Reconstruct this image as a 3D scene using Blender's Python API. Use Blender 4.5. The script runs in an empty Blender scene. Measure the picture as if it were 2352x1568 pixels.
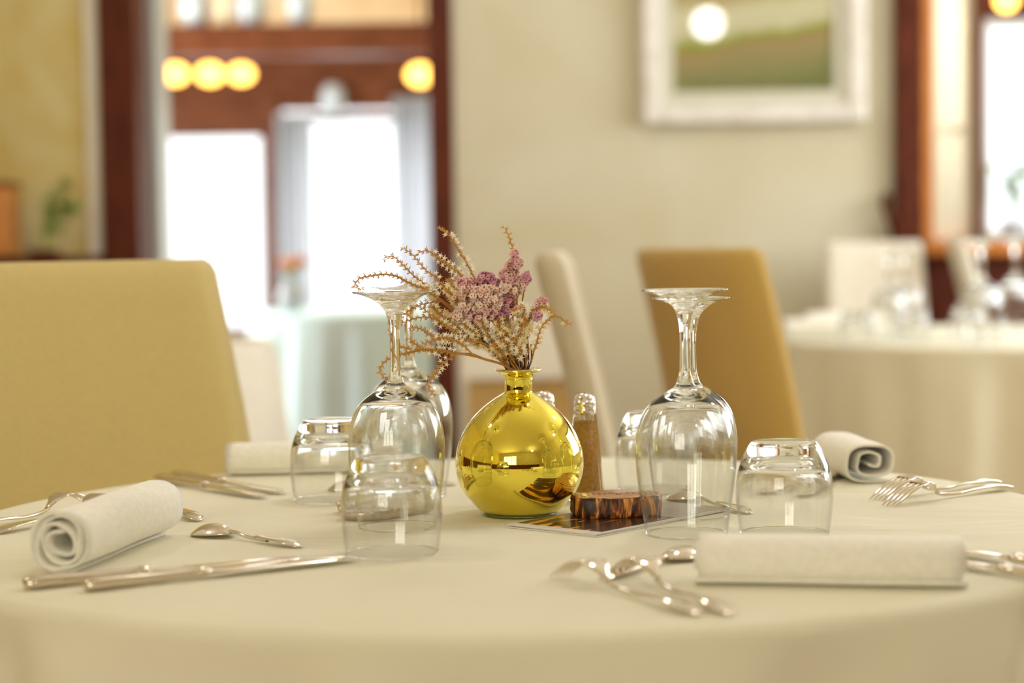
import bpy, math, random
from mathutils import Vector, Matrix
random.seed(7)
SC = bpy.context.scene
COL = SC.collection
PI = math.pi

# ------------------------------------------------------------------ camera
F = 4500.0                       # focal length in pixels of the 2352 px wide frame
CAM = Vector((0, 0, 1.002))
pitch = math.atan(231 / F); roll = 0.014
_f = Vector((0, math.cos(pitch), -math.sin(pitch)))
_r0 = Vector((1, 0, 0)); _u0 = _r0.cross(_f)
_r = _r0 * math.cos(roll) - _u0 * math.sin(roll)
_u = _u0 * math.cos(roll) + _r0 * math.sin(roll)
cd = bpy.data.cameras.new('camera'); cam = bpy.data.objects.new('camera', cd); COL.objects.link(cam)
cam.matrix_world = Matrix(((_r.x, _u.x, -_f.x, CAM.x), (_r.y, _u.y, -_f.y, CAM.y), (_r.z, _u.z, -_f.z, CAM.z), (0, 0, 0, 1)))
cd.sensor_width = 36; cd.lens = F / 2352 * 36
cd.clip_start = 0.05; cd.clip_end = 100
cd.dof.use_dof = True; cd.dof.focus_distance = 1.75; cd.dof.aperture_fstop = 3.2
SC.camera = cam

def ray(px, py):
    return _f * F + _r * (px - 1176) - _u * (py - 784)
def at(px, py, Y):                # point on the vertical plane at depth Y
    d = ray(px, py); return CAM + d * (Y / d.y)
def on(px, py, h=0.75):           # point on the horizontal plane at height h
    d = ray(px, py); return CAM + d * ((h - CAM.z) / d.z)

# ------------------------------------------------------------------ world, light, exposure
w = bpy.data.worlds.new('sky'); SC.world = w; w.use_nodes = True
bg = w.node_tree.nodes['Background']; bg.inputs[0].default_value = (0.94, 0.97, 1.0, 1); bg.inputs[1].default_value = 2.2
SC.view_settings.view_transform = 'Standard'; SC.view_settings.look = 'None'
SC.view_settings.gamma = 1; SC.view_settings.exposure = 0.0; SC.view_settings.use_curve_mapping = False
cy = SC.cycles
cy.use_denoising = True; cy.max_bounces = 14; cy.transmission_bounces = 12; cy.transparent_max_bounces = 16
cy.diffuse_bounces = 5; cy.glossy_bounces = 6
cy.caustics_reflective = True; cy.caustics_refractive = True; cy.blur_glossy = 0.8
cy.sample_clamp_indirect = 3.0; cy.sample_clamp_direct = 0

def area(name, loc, rot, sx, sy, watts, col):
    l = bpy.data.lights.new(name, 'AREA'); l.shape = 'RECTANGLE'; l.size = sx; l.size_y = sy
    l.energy = watts; l.color = col
    o = bpy.data.objects.new(name, l); COL.objects.link(o); o.location = loc; o.rotation_euler = rot
    return o
# daylight entering through the window openings (right wall, rear wall, entrance facade); the entrance side one is an added fill
area('daylight_window_right', (3.25, 4.4, 1.65), (0, math.radians(90), 0), 1.4, 2.4, 90, (0.97, 0.98, 1.0))
area('daylight_window_rear', (-1.4, -2.75, 1.6), (math.radians(90), 0, 0), 2.0, 1.4, 64, (1.0, 0.88, 0.66))
area('daylight_window_back', (2.1, 7.0, 1.7), (math.radians(-90), 0, 0), 1.7, 1.4, 60, (0.96, 0.98, 1.0))
area('daylight_entrance', (-0.9, 10.4, 1.4), (math.radians(-90), 0, 0), 2.6, 2.0, 60, (0.93, 0.97, 1.0))
area('fill_entrance_side', (-3.25, 7.9, 1.5), (0, math.radians(-90), 0), 1.3, 1.7, 210, (0.82, 0.95, 1.0))  # added bluish fill, out of view, brightens the cloth in the entrance room

# ------------------------------------------------------------------ materials
def mat(name, col, rough=0.6, metal=0.0, **kw):
    m = bpy.data.materials.new(name); m.use_nodes = True
    b = m.node_tree.nodes['Principled BSDF']
    b.inputs['Base Color'].default_value = (*col, 1); b.inputs['Roughness'].default_value = rough
    b.inputs['Metallic'].default_value = metal
    for k, v in kw.items(): b.inputs[k.replace('_', ' ')].default_value = v
    return m
def noise_mat(name, c1, c2, scale=5, rough=0.7, detail=6, bump=0.0, bscale=None, stretch=(1, 1, 1), c3=None, metal=0.0, lo=0.35, hi=0.65, spec=0.3, dist=0.0):
    m = mat(name, c1, rough, metal); nt = m.node_tree; b = nt.nodes['Principled BSDF']
    b.inputs['Specular IOR Level'].default_value = spec
    tc = nt.nodes.new('ShaderNodeTexCoord'); mp = nt.nodes.new('ShaderNodeMapping'); mp.inputs['Scale'].default_value = stretch
    nt.links.new(tc.outputs['Object'], mp.inputs[0])
    n = nt.nodes.new('ShaderNodeTexNoise'); n.inputs['Scale'].default_value = scale; n.inputs['Detail'].default_value = detail
    n.inputs['Distortion'].default_value = dist
    nt.links.new(mp.outputs[0], n.inputs['Vector'])
    r = nt.nodes.new('ShaderNodeValToRGB'); r.color_ramp.elements[0].position = lo; r.color_ramp.elements[1].position = hi
    r.color_ramp.elements[0].color = (*c1, 1); r.color_ramp.elements[1].color = (*c2, 1)
    if c3:
        e = r.color_ramp.elements.new((lo + hi) / 2); e.color = (*c3, 1)
    nt.links.new(n.outputs['Fac'], r.inputs[0]); nt.links.new(r.outputs[0], b.inputs['Base Color'])
    if bump:
        n2 = nt.nodes.new('ShaderNodeTexNoise'); n2.inputs['Scale'].default_value = bscale or scale * 4; n2.inputs['Detail'].default_value = 4
        nt.links.new(mp.outputs[0], n2.inputs['Vector'])
        bp = nt.nodes.new('ShaderNodeBump'); bp.inputs['Strength'].default_value = 1.0; bp.inputs['Distance'].default_value = bump
        nt.links.new(n2.outputs['Fac'], bp.inputs['Height']); nt.links.new(bp.outputs[0], b.inputs['Normal'])
    return m
def emis(name, col, s):
    m = bpy.data.materials.new(name); m.use_nodes = True; nt = m.node_tree
    nt.nodes.remove(nt.nodes['Principled BSDF']); e = nt.nodes.new('ShaderNodeEmission')
    e.inputs[0].default_value = (*col, 1); e.inputs[1].default_value = s
    nt.links.new(e.outputs[0], nt.nodes['Material Output'].inputs[0]); return m

M = {}
M['plaster'] = noise_mat('plaster', (0.62, 0.56, 0.39), (0.67, 0.63, 0.48), 1.6, 0.85, 8, 0.003, 14, (1, 1, 0.8), dist=1.2)
M['plaster_left'] = noise_mat('marbled_plaster', (0.62, 0.46, 0.14), (0.69, 0.60, 0.31), 2.6, 0.85, 8, 0.003, 14, (1, 1, 0.6), dist=2.0)
M['plaster_pale'] = noise_mat('pale_plaster', (0.86, 0.82, 0.70), (0.9, 0.87, 0.78), 4, 0.85)
M['ceiling'] = mat('ceiling_paint', (0.88, 0.84, 0.74), 0.9)
M['floor'] = noise_mat('floor_tile', (0.48, 0.38, 0.26), (0.58, 0.48, 0.34), 3, 0.35)
M['darkwood'] = noise_mat('dark_wood', (0.070, 0.014, 0.005), (0.12, 0.025, 0.009), 9, 0.5, stretch=(6, 6, 1), spec=0.15)
M['redwood'] = noise_mat('reddish_wood', (0.10, 0.026, 0.009), (0.17, 0.05, 0.02), 7, 0.5, stretch=(1, 6, 6), spec=0.15)
M['orangewood'] = noise_mat('orange_wood', (0.50, 0.17, 0.03), (0.62, 0.24, 0.05), 9, 0.35, stretch=(5, 5, 1))
M['chairlight'] = noise_mat('cream_cover', (0.80, 0.74, 0.62), (0.84, 0.79, 0.68), 40, 0.9)
def fabric(name, c, bump=0.0004, sheen=0.2):
    m = noise_mat(name, tuple(x * 0.96 for x in c), tuple(min(1, x * 1.03) for x in c), 180, 0.9, 3, bump, 900)
    m.node_tree.nodes['Principled BSDF'].inputs['Sheen Weight'].default_value = sheen
    return m
M['chair'] = fabric('chair_cover', (0.55, 0.425, 0.155))
M['chair_pale'] = fabric('pale_chair_cover', (0.62, 0.54, 0.38))
M['chair_tan'] = fabric('tan_chair_cover', (0.58, 0.39, 0.11))
M['cloth'] = noise_mat('tablecloth_cotton', (0.81, 0.78, 0.62), (0.84, 0.81, 0.66), 3, 0.85, 3, 0.0, stretch=(1, 1, 1))
# fine weave and soft creases on the tablecloth
_nt = M['cloth'].node_tree; _b = _nt.nodes['Principled BSDF']
_tc = _nt.nodes.new('ShaderNodeTexCoord')
_n1 = _nt.nodes.new('ShaderNodeTexNoise'); _n1.inputs['Scale'].default_value = 5.5; _n1.inputs['Detail'].default_value = 2; _n1.inputs['Distortion'].default_value = 0.8
_mp = _nt.nodes.new('ShaderNodeMapping'); _mp.inputs['Scale'].default_value = (1.0, 2.2, 1); _mp.inputs['Rotation'].default_value = (0, 0, 0.5)
_nt.links.new(_tc.outputs['Object'], _mp.inputs[0]); _nt.links.new(_mp.outputs[0], _n1.inputs[0])
_bp = _nt.nodes.new('ShaderNodeBump'); _bp.inputs['Distance'].default_value = 0.006; _bp.inputs['Strength'].default_value = 1
_nt.links.new(_n1.outputs['Fac'], _bp.inputs['Height'])
_n2 = _nt.nodes.new('ShaderNodeTexNoise'); _n2.inputs['Scale'].default_value = 700; _nt.links.new(_tc.outputs['Object'], _n2.inputs[0])
_bp2 = _nt.nodes.new('ShaderNodeBump'); _bp2.inputs['Distance'].default_value = 0.0002
_nt.links.new(_n2.outputs['Fac'], _bp2.inputs['Height']); _nt.links.new(_bp.outputs[0], _bp2.inputs['Normal']); _nt.links.new(_bp2.outputs[0], _b.inputs['Normal'])
M['whitecloth'] = fabric('white_cloth', (0.88, 0.88, 0.86))
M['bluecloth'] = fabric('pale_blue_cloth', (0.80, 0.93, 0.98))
M['napkin'] = fabric('napkin_cotton', (0.93, 0.91, 0.82), 0.0002)
M['silver'] = mat('polished_steel', (0.76, 0.69, 0.57), 0.10, 1.0)
M['pewter'] = noise_mat('antique_pewter', (0.55, 0.42, 0.25), (0.82, 0.78, 0.72), 60, 0.3, metal=1.0)
M['chrome'] = mat('chrome', (0.85, 0.82, 0.76), 0.12, 1.0)
M['black'] = mat('black_gap', (0.02, 0.015, 0.01), 0.8)
M['vase'] = mat('mirrored_yellow_glass', (0.90, 0.76, 0.09), 0.03, 1.0, Coat_Weight=1.0, Coat_Roughness=0.0, Coat_IOR=1.5)
M['vaselip'] = mat('mirrored_lip', (0.78, 0.70, 0.30), 0.06, 1.0, Coat_Weight=1.0)
M['greenglass'] = mat('green_base_glass', (0.30, 0.34, 0.06), 0.08, 0.0, Transmission_Weight=0.6)
def glass(name, col=(1, 1, 1), ior=1.48):
    m = bpy.data.materials.new(name); m.use_nodes = True; nt = m.node_tree
    nt.nodes.remove(nt.nodes['Principled BSDF']); g = nt.nodes.new('ShaderNodeBsdfGlass')
    g.inputs['Color'].default_value = (*col, 1); g.inputs['IOR'].default_value = ior; g.inputs['Roughness'].default_value = 0.0
    nt.links.new(g.outputs[0], nt.nodes['Material Output'].inputs[0]); return m
M['glass'] = glass('clear_glass', (0.99, 0.995, 0.99))
def pane_mat():
    m = bpy.data.materials.new('window_glass'); m.use_nodes = True; nt = m.node_tree
    nt.nodes.remove(nt.nodes['Principled BSDF'])
    t = nt.nodes.new('ShaderNodeBsdfTransparent'); t.inputs[0].default_value = (0.97, 0.98, 0.98, 1)
    g = nt.nodes.new('ShaderNodeBsdfGlossy'); g.inputs['Roughness'].default_value = 0.02
    lw = nt.nodes.new('ShaderNodeLayerWeight'); lw.inputs[0].default_value = 0.5     # Schlick reflectance, same from both sides
    pw = nt.nodes.new('ShaderNodeMath'); pw.operation = 'POWER'; pw.inputs[1].default_value = 5; nt.links.new(lw.outputs['Facing'], pw.inputs[0])
    fr = nt.nodes.new('ShaderNodeMath'); fr.operation = 'MULTIPLY_ADD'; fr.inputs[1].default_value = 0.96; fr.inputs[2].default_value = 0.04; nt.links.new(pw.outputs[0], fr.inputs[0])
    mx = nt.nodes.new('ShaderNodeMixShader'); nt.links.new(fr.outputs[0], mx.inputs[0])
    nt.links.new(t.outputs[0], mx.inputs[1]); nt.links.new(g.outputs[0], mx.inputs[2])
    nt.links.new(mx.outputs[0], nt.nodes['Material Output'].inputs[0]); return m
M['pane'] = pane_mat()
def thin_glass():
    m = bpy.data.materials.new('thin_clear_glass'); m.use_nodes = True; nt = m.node_tree
    nt.nodes.remove(nt.nodes['Principled BSDF'])
    t = nt.nodes.new('ShaderNodeBsdfTransparent'); t.inputs[0].default_value = (0.985, 0.988, 0.985, 1)
    g = nt.nodes.new('ShaderNodeBsdfGlossy'); g.inputs['Roughness'].default_value = 0.0
    lw = nt.nodes.new('ShaderNodeLayerWeight'); lw.inputs[0].default_value = 0.5     # Schlick reflectance, same from both sides
    pw = nt.nodes.new('ShaderNodeMath'); pw.operation = 'POWER'; pw.inputs[1].default_value = 5; nt.links.new(lw.outputs['Facing'], pw.inputs[0])
    fr = nt.nodes.new('ShaderNodeMath'); fr.operation = 'MULTIPLY_ADD'; fr.inputs[1].default_value = 0.96; fr.inputs[2].default_value = 0.04; nt.links.new(pw.outputs[0], fr.inputs[0])
    mx = nt.nodes.new('ShaderNodeMixShader'); nt.links.new(fr.outputs[0], mx.inputs[0])
    nt.links.new(t.outputs[0], mx.inputs[1]); nt.links.new(g.outputs[0], mx.inputs[2])
    nt.links.new(mx.outputs[0], nt.nodes['Material Output'].inputs[0]); return m
def graded_glass(name, ramps):
    """thin wall optics along the wall, full refraction where the object's glass grows thick; ramps are (z from, z to) in object space"""
    m = thin_glass(); m.name = name; nt = m.node_tree; out = nt.nodes['Material Output']; thin = out.inputs[0].links[0].from_socket
    g = nt.nodes.new('ShaderNodeBsdfGlass'); g.inputs['Color'].default_value = (.99, .995, .99, 1); g.inputs['IOR'].default_value = 1.48; g.inputs['Roughness'].default_value = 0
    tc = nt.nodes.new('ShaderNodeTexCoord'); sp = nt.nodes.new('ShaderNodeSeparateXYZ'); nt.links.new(tc.outputs['Object'], sp.inputs[0])
    fac = None
    for a, b in ramps:
        mr = nt.nodes.new('ShaderNodeMapRange'); mr.inputs['From Min'].default_value = a; mr.inputs['From Max'].default_value = b; mr.clamp = True
        nt.links.new(sp.outputs[2], mr.inputs['Value'])
        if fac is None: fac = mr.outputs[0]
        else:
            mx = nt.nodes.new('ShaderNodeMath'); mx.operation = 'MAXIMUM'; nt.links.new(fac, mx.inputs[0]); nt.links.new(mr.outputs[0], mx.inputs[1]); fac = mx.outputs[0]
    ms = nt.nodes.new('ShaderNodeMixShader'); nt.links.new(fac, ms.inputs[0]); nt.links.new(thin, ms.inputs[1]); nt.links.new(g.outputs[0], ms.inputs[2])
    nt.links.new(ms.outputs[0], out.inputs[0]); return m
M['wineglass'] = graded_glass('wine_glass_wall', [(.070, .108), (.0014, .0006)])
M['tumblerglass'] = graded_glass('tumbler_wall', [(.032, .056), (.0016, .0008)])
M['peach'] = noise_mat('peach_plaster', (0.80, 0.50, 0.28), (0.86, 0.62, 0.40), 5, 0.8)
M['tanwood'] = noise_mat('tan_wood', (0.48, 0.30, 0.10), (0.58, 0.38, 0.14), 9, 0.5, stretch=(5, 5, 1))
def sheer(name, col, thru):
    m = bpy.data.materials.new(name); m.use_nodes = True; nt = m.node_tree
    nt.nodes.remove(nt.nodes['Principled BSDF'])
    t = nt.nodes.new('ShaderNodeBsdfTransparent'); tr = nt.nodes.new('ShaderNodeBsdfTranslucent'); d = nt.nodes.new('ShaderNodeBsdfDiffuse')
    tr.inputs[0].default_value = (*col, 1); d.inputs[0].default_value = (*col, 1)
    a = nt.nodes.new('ShaderNodeMixShader'); a.inputs[0].default_value = 0.5
    nt.links.new(tr.outputs[0], a.inputs[1]); nt.links.new(d.outputs[0], a.inputs[2])
    b = nt.nodes.new('ShaderNodeMixShader'); b.inputs[0].default_value = thru
    nt.links.new(a.outputs[0], b.inputs[1]); nt.links.new(t.outputs[0], b.inputs[2])
    nt.links.new(b.outputs[0], nt.nodes['Material Output'].inputs[0]); return m
M['sheer'] = sheer('sheer_curtain', (0.72, 0.72, 0.75), 0.12)
M['creamcurtain'] = sheer('cream_curtain', (0.90, 0.86, 0.74), 0.1)
M['warmlamp'] = emis('warm_lamp_glow', (1.0, 0.52, 0.10), 7.0)
M['globe'] = emis('globe_lamp_glow', (1.0, 0.96, 0.92), 39.0)
M['leaf'] = noise_mat('leaf_green', (0.10, 0.22, 0.03), (0.26, 0.40, 0.07), 20, 0.5)
M['frame'] = noise_mat('silvered_frame', (0.72, 0.68, 0.62), (0.86, 0.83, 0.78), 20, 0.35, metal=0.15)
M['mount'] = mat('cream_mount', (0.80, 0.76, 0.62), 0.8)
M['ceramic'] = mat('pale_ceramic', (0.52, 0.54, 0.60), 0.3)
M['ceramic_cream'] = mat('cream_ceramic', (0.80, 0.66, 0.45), 0.4)
M['greymetal'] = mat('pale_grey_frame', (0.52, 0.52, 0.50), 0.4)
M['stem'] = noise_mat('dry_stem', (0.42, 0.19, 0.03), (0.62, 0.32, 0.07), 60, 0.7)
M['darkstem'] = mat('dark_stem', (0.05, 0.025, 0.008), 0.7)
M['bract'] = noise_mat('dry_bract', (0.55, 0.27, 0.05), (0.76, 0.46, 0.14), 200, 0.7)
def petal(name, c1, c2):
    m = noise_mat(name, c1, c2, 120, 0.8)
    b = m.node_tree.nodes['Principled BSDF']; b.inputs['Subsurface Weight'].default_value = 0.0
    return m
M['starpetal'] = petal('cream_star_petal', (0.90, 0.82, 0.60), (0.97, 0.94, 0.85))
M['goldpetal'] = petal('gold_petal', (0.84, 0.66, 0.28), (0.95, 0.85, 0.55))
M['pinkpetal'] = petal('pink_petal', (0.80, 0.42, 0.47), (0.93, 0.64, 0.60))
M['palepink'] = petal('pale_pink_petal', (0.93, 0.62, 0.55), (0.98, 0.83, 0.70))
M['mauve'] = petal('mauve_petal', (0.66, 0.28, 0.42), (0.83, 0.48, 0.55))
M['spice'] = noise_mat('golden_spice', (0.60, 0.30, 0.05), (0.74, 0.42, 0.10), 300, 0.8)
M['paper'] = mat('white_paper', (0.78, 0.75, 0.70), 0.35)
M['orangeflower'] = mat('orange_petals', (0.75, 0.25, 0.05), 0.7)

# ------------------------------------------------------------------ helpers
class MB:
    def __init__(s): s.v = []; s.f = []
    def add(s, vs, fs):
        n = len(s.v); s.v += [tuple(v) for v in vs]; s.f += [tuple(i + n for i in f) for f in fs]; return s
    def box(s, x0, x1, y0, y1, z0, z1):
        return s.add([(x0,y0,z0),(x1,y0,z0),(x1,y1,z0),(x0,y1,z0),(x0,y0,z1),(x1,y0,z1),(x1,y1,z1),(x0,y1,z1)],
                     [(0,3,2,1),(4,5,6,7),(0,1,5,4),(1,2,6,5),(2,3,7,6),(3,0,4,7)])
    def lathe(s, prof, n=64, off=(0,0,0), closed=False, cap0=False, cap1=False):
        vs = []; fs = []; m = len(prof)
        for (r, z) in prof:
            for k in range(n):
                a = 2 * PI * k / n; vs.append((off[0] + r * math.cos(a), off[1] + r * math.sin(a), off[2] + z))
        for i in range(m if closed else m - 1):
            j = (i + 1) % m
            for k in range(n):
                k2 = (k + 1) % n; fs.append((i*n+k, i*n+k2, j*n+k2, j*n+k))
        if cap0: fs.append(tuple(range(n - 1, -1, -1)))
        if cap1: fs.append(tuple((m-1)*n + k for k in range(n)))
        return s.add(vs, fs)
    def tube(s, pts, rad, n=6, caps=True):
        pts = [Vector(p) for p in pts]; vs = []; fs = []; m = len(pts)
        up = Vector((0.13, 0.31, 0.94))
        for i, p in enumerate(pts):
            t = (pts[min(i+1, m-1)] - pts[max(i-1, 0)]).normalized()
            a = t.cross(up)
            if a.length < 1e-3: a = t.cross(Vector((1, 0, 0)))
            a.normalize(); b = t.cross(a); r = rad[i] if isinstance(rad, (list, tuple)) else rad
            for k in range(n):
                g = 2 * PI * k / n; vs.append(p + a * (r * math.cos(g)) + b * (r * math.sin(g)))
        for i in range(m - 1):
            for k in range(n):
                k2 = (k+1) % n; fs.append((i*n+k, i*n+k2, (i+1)*n+k2, (i+1)*n+k))
        if caps: fs.append(tuple(range(n-1, -1, -1))); fs.append(tuple((m-1)*n+k for k in range(n)))
        return s.add(vs, fs)
    def loft(s, rings, caps=True):
        n = len(rings[0]); vs = [v for r in rings for v in r]; fs = []
        for i in range(len(rings) - 1):
            for k in range(n):
                k2 = (k+1) % n; fs.append((i*n+k, i*n+k2, (i+1)*n+k2, (i+1)*n+k))
        if caps: fs.append(tuple(range(n-1, -1, -1))); fs.append(tuple((len(rings)-1)*n+k for k in range(n)))
        return s.add(vs, fs)
    def ball(s, c, r, sz=1.0, nu=12, nv=8):
        prof = [(r * math.sin(PI * i / nv), -r * sz * math.cos(PI * i / nv)) for i in range(1, nv)]
        return s.lathe(prof, nu, c, cap0=True, cap1=True)
    def build(s, name, m, parent=None, smooth=True, loc=None, rotz=0, bevel=0, sub=0):
        me = bpy.data.meshes.new(name); me.from_pydata(s.v, [], s.f); me.update()
        if smooth:
            for p in me.polygons: p.use_smooth = True
        me.materials.append(m)
        o = bpy.data.objects.new(name, me); COL.objects.link(o)
        if parent: o.parent = parent
        if loc is not None: o.location = loc
        o.rotation_euler = (0, 0, rotz)
        if bevel:
            b = o.modifiers.new('bevel', 'BEVEL'); b.width = bevel; b.segments = 3; b.limit_method = 'ANGLE'; b.angle_limit = math.radians(40)
        if sub:
            b = o.modifiers.new('sub', 'SUBSURF'); b.levels = sub; b.render_levels = sub
        return o
def fixn(o):
    import bmesh
    bm = bmesh.new(); bm.from_mesh(o.data); bmesh.ops.recalc_face_normals(bm, faces=bm.faces); bm.to_mesh(o.data); bm.free(); return o
def tag(o, label, cat, group=None, kind=None):
    o['label'] = label; o['category'] = cat
    if group: o['group'] = group
    if kind: o['kind'] = kind
    return o
def empty(name, loc=(0,0,0), rotz=0):
    o = bpy.data.objects.new(name, None); COL.objects.link(o); o.location = loc; o.rotation_euler = (0, 0, rotz); o.empty_display_size = 0.05; return o
KIDS = {}
def copy_tree(o, loc=None, rotz=None, parent=None, scale=None):
    c = o.copy(); COL.objects.link(c)
    if parent: c.parent = parent
    if loc is not None: c.location = loc
    if rotz is not None: c.rotation_euler = (0, 0, rotz)
    if scale is not None: c.scale = (scale,) * 3
    for ch in [x for x in COL.objects if x.parent == o]: copy_tree(ch, parent=c)
    return c
def struct(o): o['kind'] = 'structure'; return o
def box(name, x0, x1, y0, y1, z0, z1, m, parent=None, bevel=0):
    return MB().box(x0, x1, y0, y1, z0, z1).build(name, m, parent, smooth=False, bevel=bevel)
def smoothpath(pts, n=6):
    pts = [Vector(p) for p in pts]; out = []
    P = [pts[0]*2 - pts[1]] + pts + [pts[-1]*2 - pts[-2]]
    for i in range(1, len(P) - 2):
        for k in range(n):
            t = k / n; a, b, c, d = P[i-1], P[i], P[i+1], P[i+2]
            out.append(0.5 * ((2*b) + (c-a)*t + (2*a-5*b+4*c-d)*t*t + (3*b-a-3*c+d)*t**3))
    out.append(pts[-1]); return out
def spline(pts, n):    # 2-D profile refined
    return [(v.x, v.y) for v in smoothpath([(a, b, 0) for a, b in pts], n)]

# ------------------------------------------------------------------ room shell
WY = 6.3                     # plaster wall with the doorway
FY = 10.0                    # entrance facade
RX0, RX1, RY0 = -3.0, 3.0, -2.5
H = 2.75
def px2x(px, Y): return at(px, 553, Y).x
def py2z(py, Y, px=1176): return at(px, py, Y).z
struct(box('floor', RX0 - .1, RX1 + .1, RY0 - .1, FY + .2, -0.1, 0, M['floor']))
struct(box('ceiling', RX0 - .1, RX1 + .1, RY0 - .1, WY + .14, H, H + .1, M['ceiling']))
struct(box('ceiling_entrance', RX0 - .1, .95, WY + .14, FY + .2, H, H + .1, M['ceiling']))
struct(box('wall_entrance_right', .85, .95, WY + .14, FY + .12, 0, H, M['plaster']))
xa = px2x(238, WY); xb = px2x(1046, WY)                 # doorway sides
xc = px2x(2052, WY)                                     # start of the right window group
struct(box('wall_back_left', RX0, xa, WY, WY + .14, 0, H, M['plaster_left']))
struct(box('wall_back_right', xb, xc, WY, WY + .14, 0, H, M['plaster']))
# wall under and over the right window group
zs = 0.985
struct(box('wall_back_corner', xc, RX1, WY, WY + .14, 0, zs - .05, M['darkwood']))
struct(box('wall_back_lintel', xc, RX1, WY, WY + .14, 2.35, H, M['plaster']))
# left wall with a dado, right wall with a window opening
mb = MB(); mb.box(RX0 - .1, RX0, RY0, 7.0, 0, H); mb.box(RX0 - .1, RX0, 8.8, FY, 0, H); mb.box(RX0 - .1, RX0, 7.0, 8.8, 0, .85); mb.box(RX0 - .1, RX0, 7.0, 8.8, 2.15, H)  # side opening in the entrance part is added to let the fill in
struct(mb.build('wall_left', M['plaster_left'], smooth=False))
mb = MB(); mb.box(RX1, RX1 + .1, RY0, 3.2, 0, H); mb.box(RX1, RX1 + .1, 5.6, WY + .14, 0, H); mb.box(RX1, RX1 + .1, 3.2, 5.6, 0, .95); mb.box(RX1, RX1 + .1, 3.2, 5.6, 2.35, H)
struct(mb.build('wall_right', M['plaster'], smooth=False))
mb = MB(); mb.box(RX0, -2.4, RY0 - .1, RY0, 0, H); mb.box(-.4, RX1, RY0 - .1, RY0, 0, H); mb.box(-2.4, -.4, RY0 - .1, RY0, 0, .9); mb.box(-2.4, -.4, RY0 - .1, RY0, 2.3, H)
struct(mb.build('wall_front', M['plaster'], smooth=False))
# frames with glazing bars in the openings behind and beside the camera
def barred(name, ax, c0, c1, z0, z1, pos, n, m):
    mb = MB(); g = .03
    def b(a0, a1, q0, q1):
        if ax == 'x': mb.box(a0, a1, pos - .03, pos + .03, q0, q1)
        else: mb.box(pos - .03, pos + .03, a0, a1, q0, q1)
    b(c0, c1, z0, z0 + .05); b(c0, c1, z1 - .05, z1)
    for k in range(n + 1):
        x = c0 + (c1 - c0 - .05) * k / n; b(x, x + .05, z0 + .05, z1 - .05)
    o = struct(mb.build(name, m, smooth=False)); pm = MB()
    if ax == 'x': pm.box(c0 + .05, c1 - .05, pos - .003, pos + .003, z0 + .05, z1 - .05)
    else: pm.box(pos - .003, pos + .003, c0 + .05, c1 - .05, z0 + .05, z1 - .05)
    pm.build('window_pane', M['pane'], o, smooth=False)
barred('window_5', 'x', -2.4, -.4, .9, 2.3, RY0 - .05, 3, M['darkwood'])
barred('window_6', 'y', 3.2, 5.6, .95, 2.35, RX1 + .05, 3, M['darkwood'])
barred('window_7_added', 'y', 7.0, 8.8, .85, 2.15, RX0 - .05, 2, M['redwood'])  # made-up unseen window around the entrance side fill light
for nm, x0, x1, y0, y1 in (('baseboard_left', RX0, RX0 + .03, RY0, WY), ('baseboard_front', RX0, RX1, RY0, RY0 + .03)):
    struct(box(nm, x0, x1, y0, y1, 0, 1.0, M['darkwood']))
# doorway frame: two posts and a head
struct(box('trim_1', xa, px2x(326, WY), WY - .03, WY + .17, 0, 2.45, M['darkwood'], bevel=.006))
struct(box('trim_2', px2x(990, WY), xb, WY - .03, WY + .17, 0, 2.45, M['darkwood'], bevel=.006))
struct(box('trim_3', px2x(326, WY), px2x(990, WY), WY - .03, WY + .17, 2.35, 2.45, M['darkwood'], bevel=.006))
struct(box('wall_back_head', xa, xb, WY, WY + .14, 2.45, H, M['plaster']))
struct(box('trim_4', px2x(208, WY), xa, WY - .012, WY, 0, H, M['plaster_pale']))
# open pale door leaf seen edge-on inside the doorway
dr = tag(empty('door_leaf', (px2x(350, 6.6), 6.62, 0)), 'pale grey glazed door leaf standing open along the doorway', 'door')
for dx in (-.026, 0.005, .036):
    MB().box(dx - .011, dx + .011, -.10, .10, .02, 2.3).build('stile', M['greymetal'], dr, smooth=False, bevel=.004)

# entrance facade
def facade(name, pxs, pys, m):
    x0, x1 = px2x(pxs[0], FY), px2x(pxs[1], FY); z0, z1 = py2z(pys[1], FY, 700), py2z(pys[0], FY, 700)
    return struct(box(name, x0, x1, FY, FY + .12, z0, z1, m))
xf = [px2x(p, FY) for p in (362, 612, 640, 706, 992)]
zb, zt = py2z(762, FY, 500), py2z(304, FY, 500)
zb2, zt2 = 0.12, py2z(258, FY, 860)
mb = MB(); mb.box(RX0, xf[0], FY, FY + .12, 0, H); mb.box(xf[4] + .25, .85, FY, FY + .12, 0, H); mb.box(xf[0], xf[1], FY, FY + .12, 0, zb)
mb.box(xf[0], xf[4] + .25, FY, FY + .12, 2.33, H)
struct(mb.build('wall_entrance', M['plaster_pale'], smooth=False))
struct(box('trim_5', xf[1], xf[2] + .02, FY - .05, FY + .12, 0.1, zt2 + .1, M['redwood'], bevel=.006))
struct(box('trim_6', xf[0] - .1, xf[2], FY - .04, FY + .12, zt, zt + .20, M['redwood'], bevel=.006))
struct(box('trim_7', xf[0] - .1, xf[4] + .25, FY - .03, FY + .12, zt2 + .02, 2.02, M['redwood'], bevel=.006))
struct(box('trim_8', xf[0] - .06, xf[1], FY - .04, FY + .1, zb - .05, zb, M['redwood'], bevel=.006))
struct(box('trim_9', xf[0] - .07, xf[0], FY - .04, FY + .1, zb - .05, zt, M['redwood'], bevel=.006))
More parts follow.
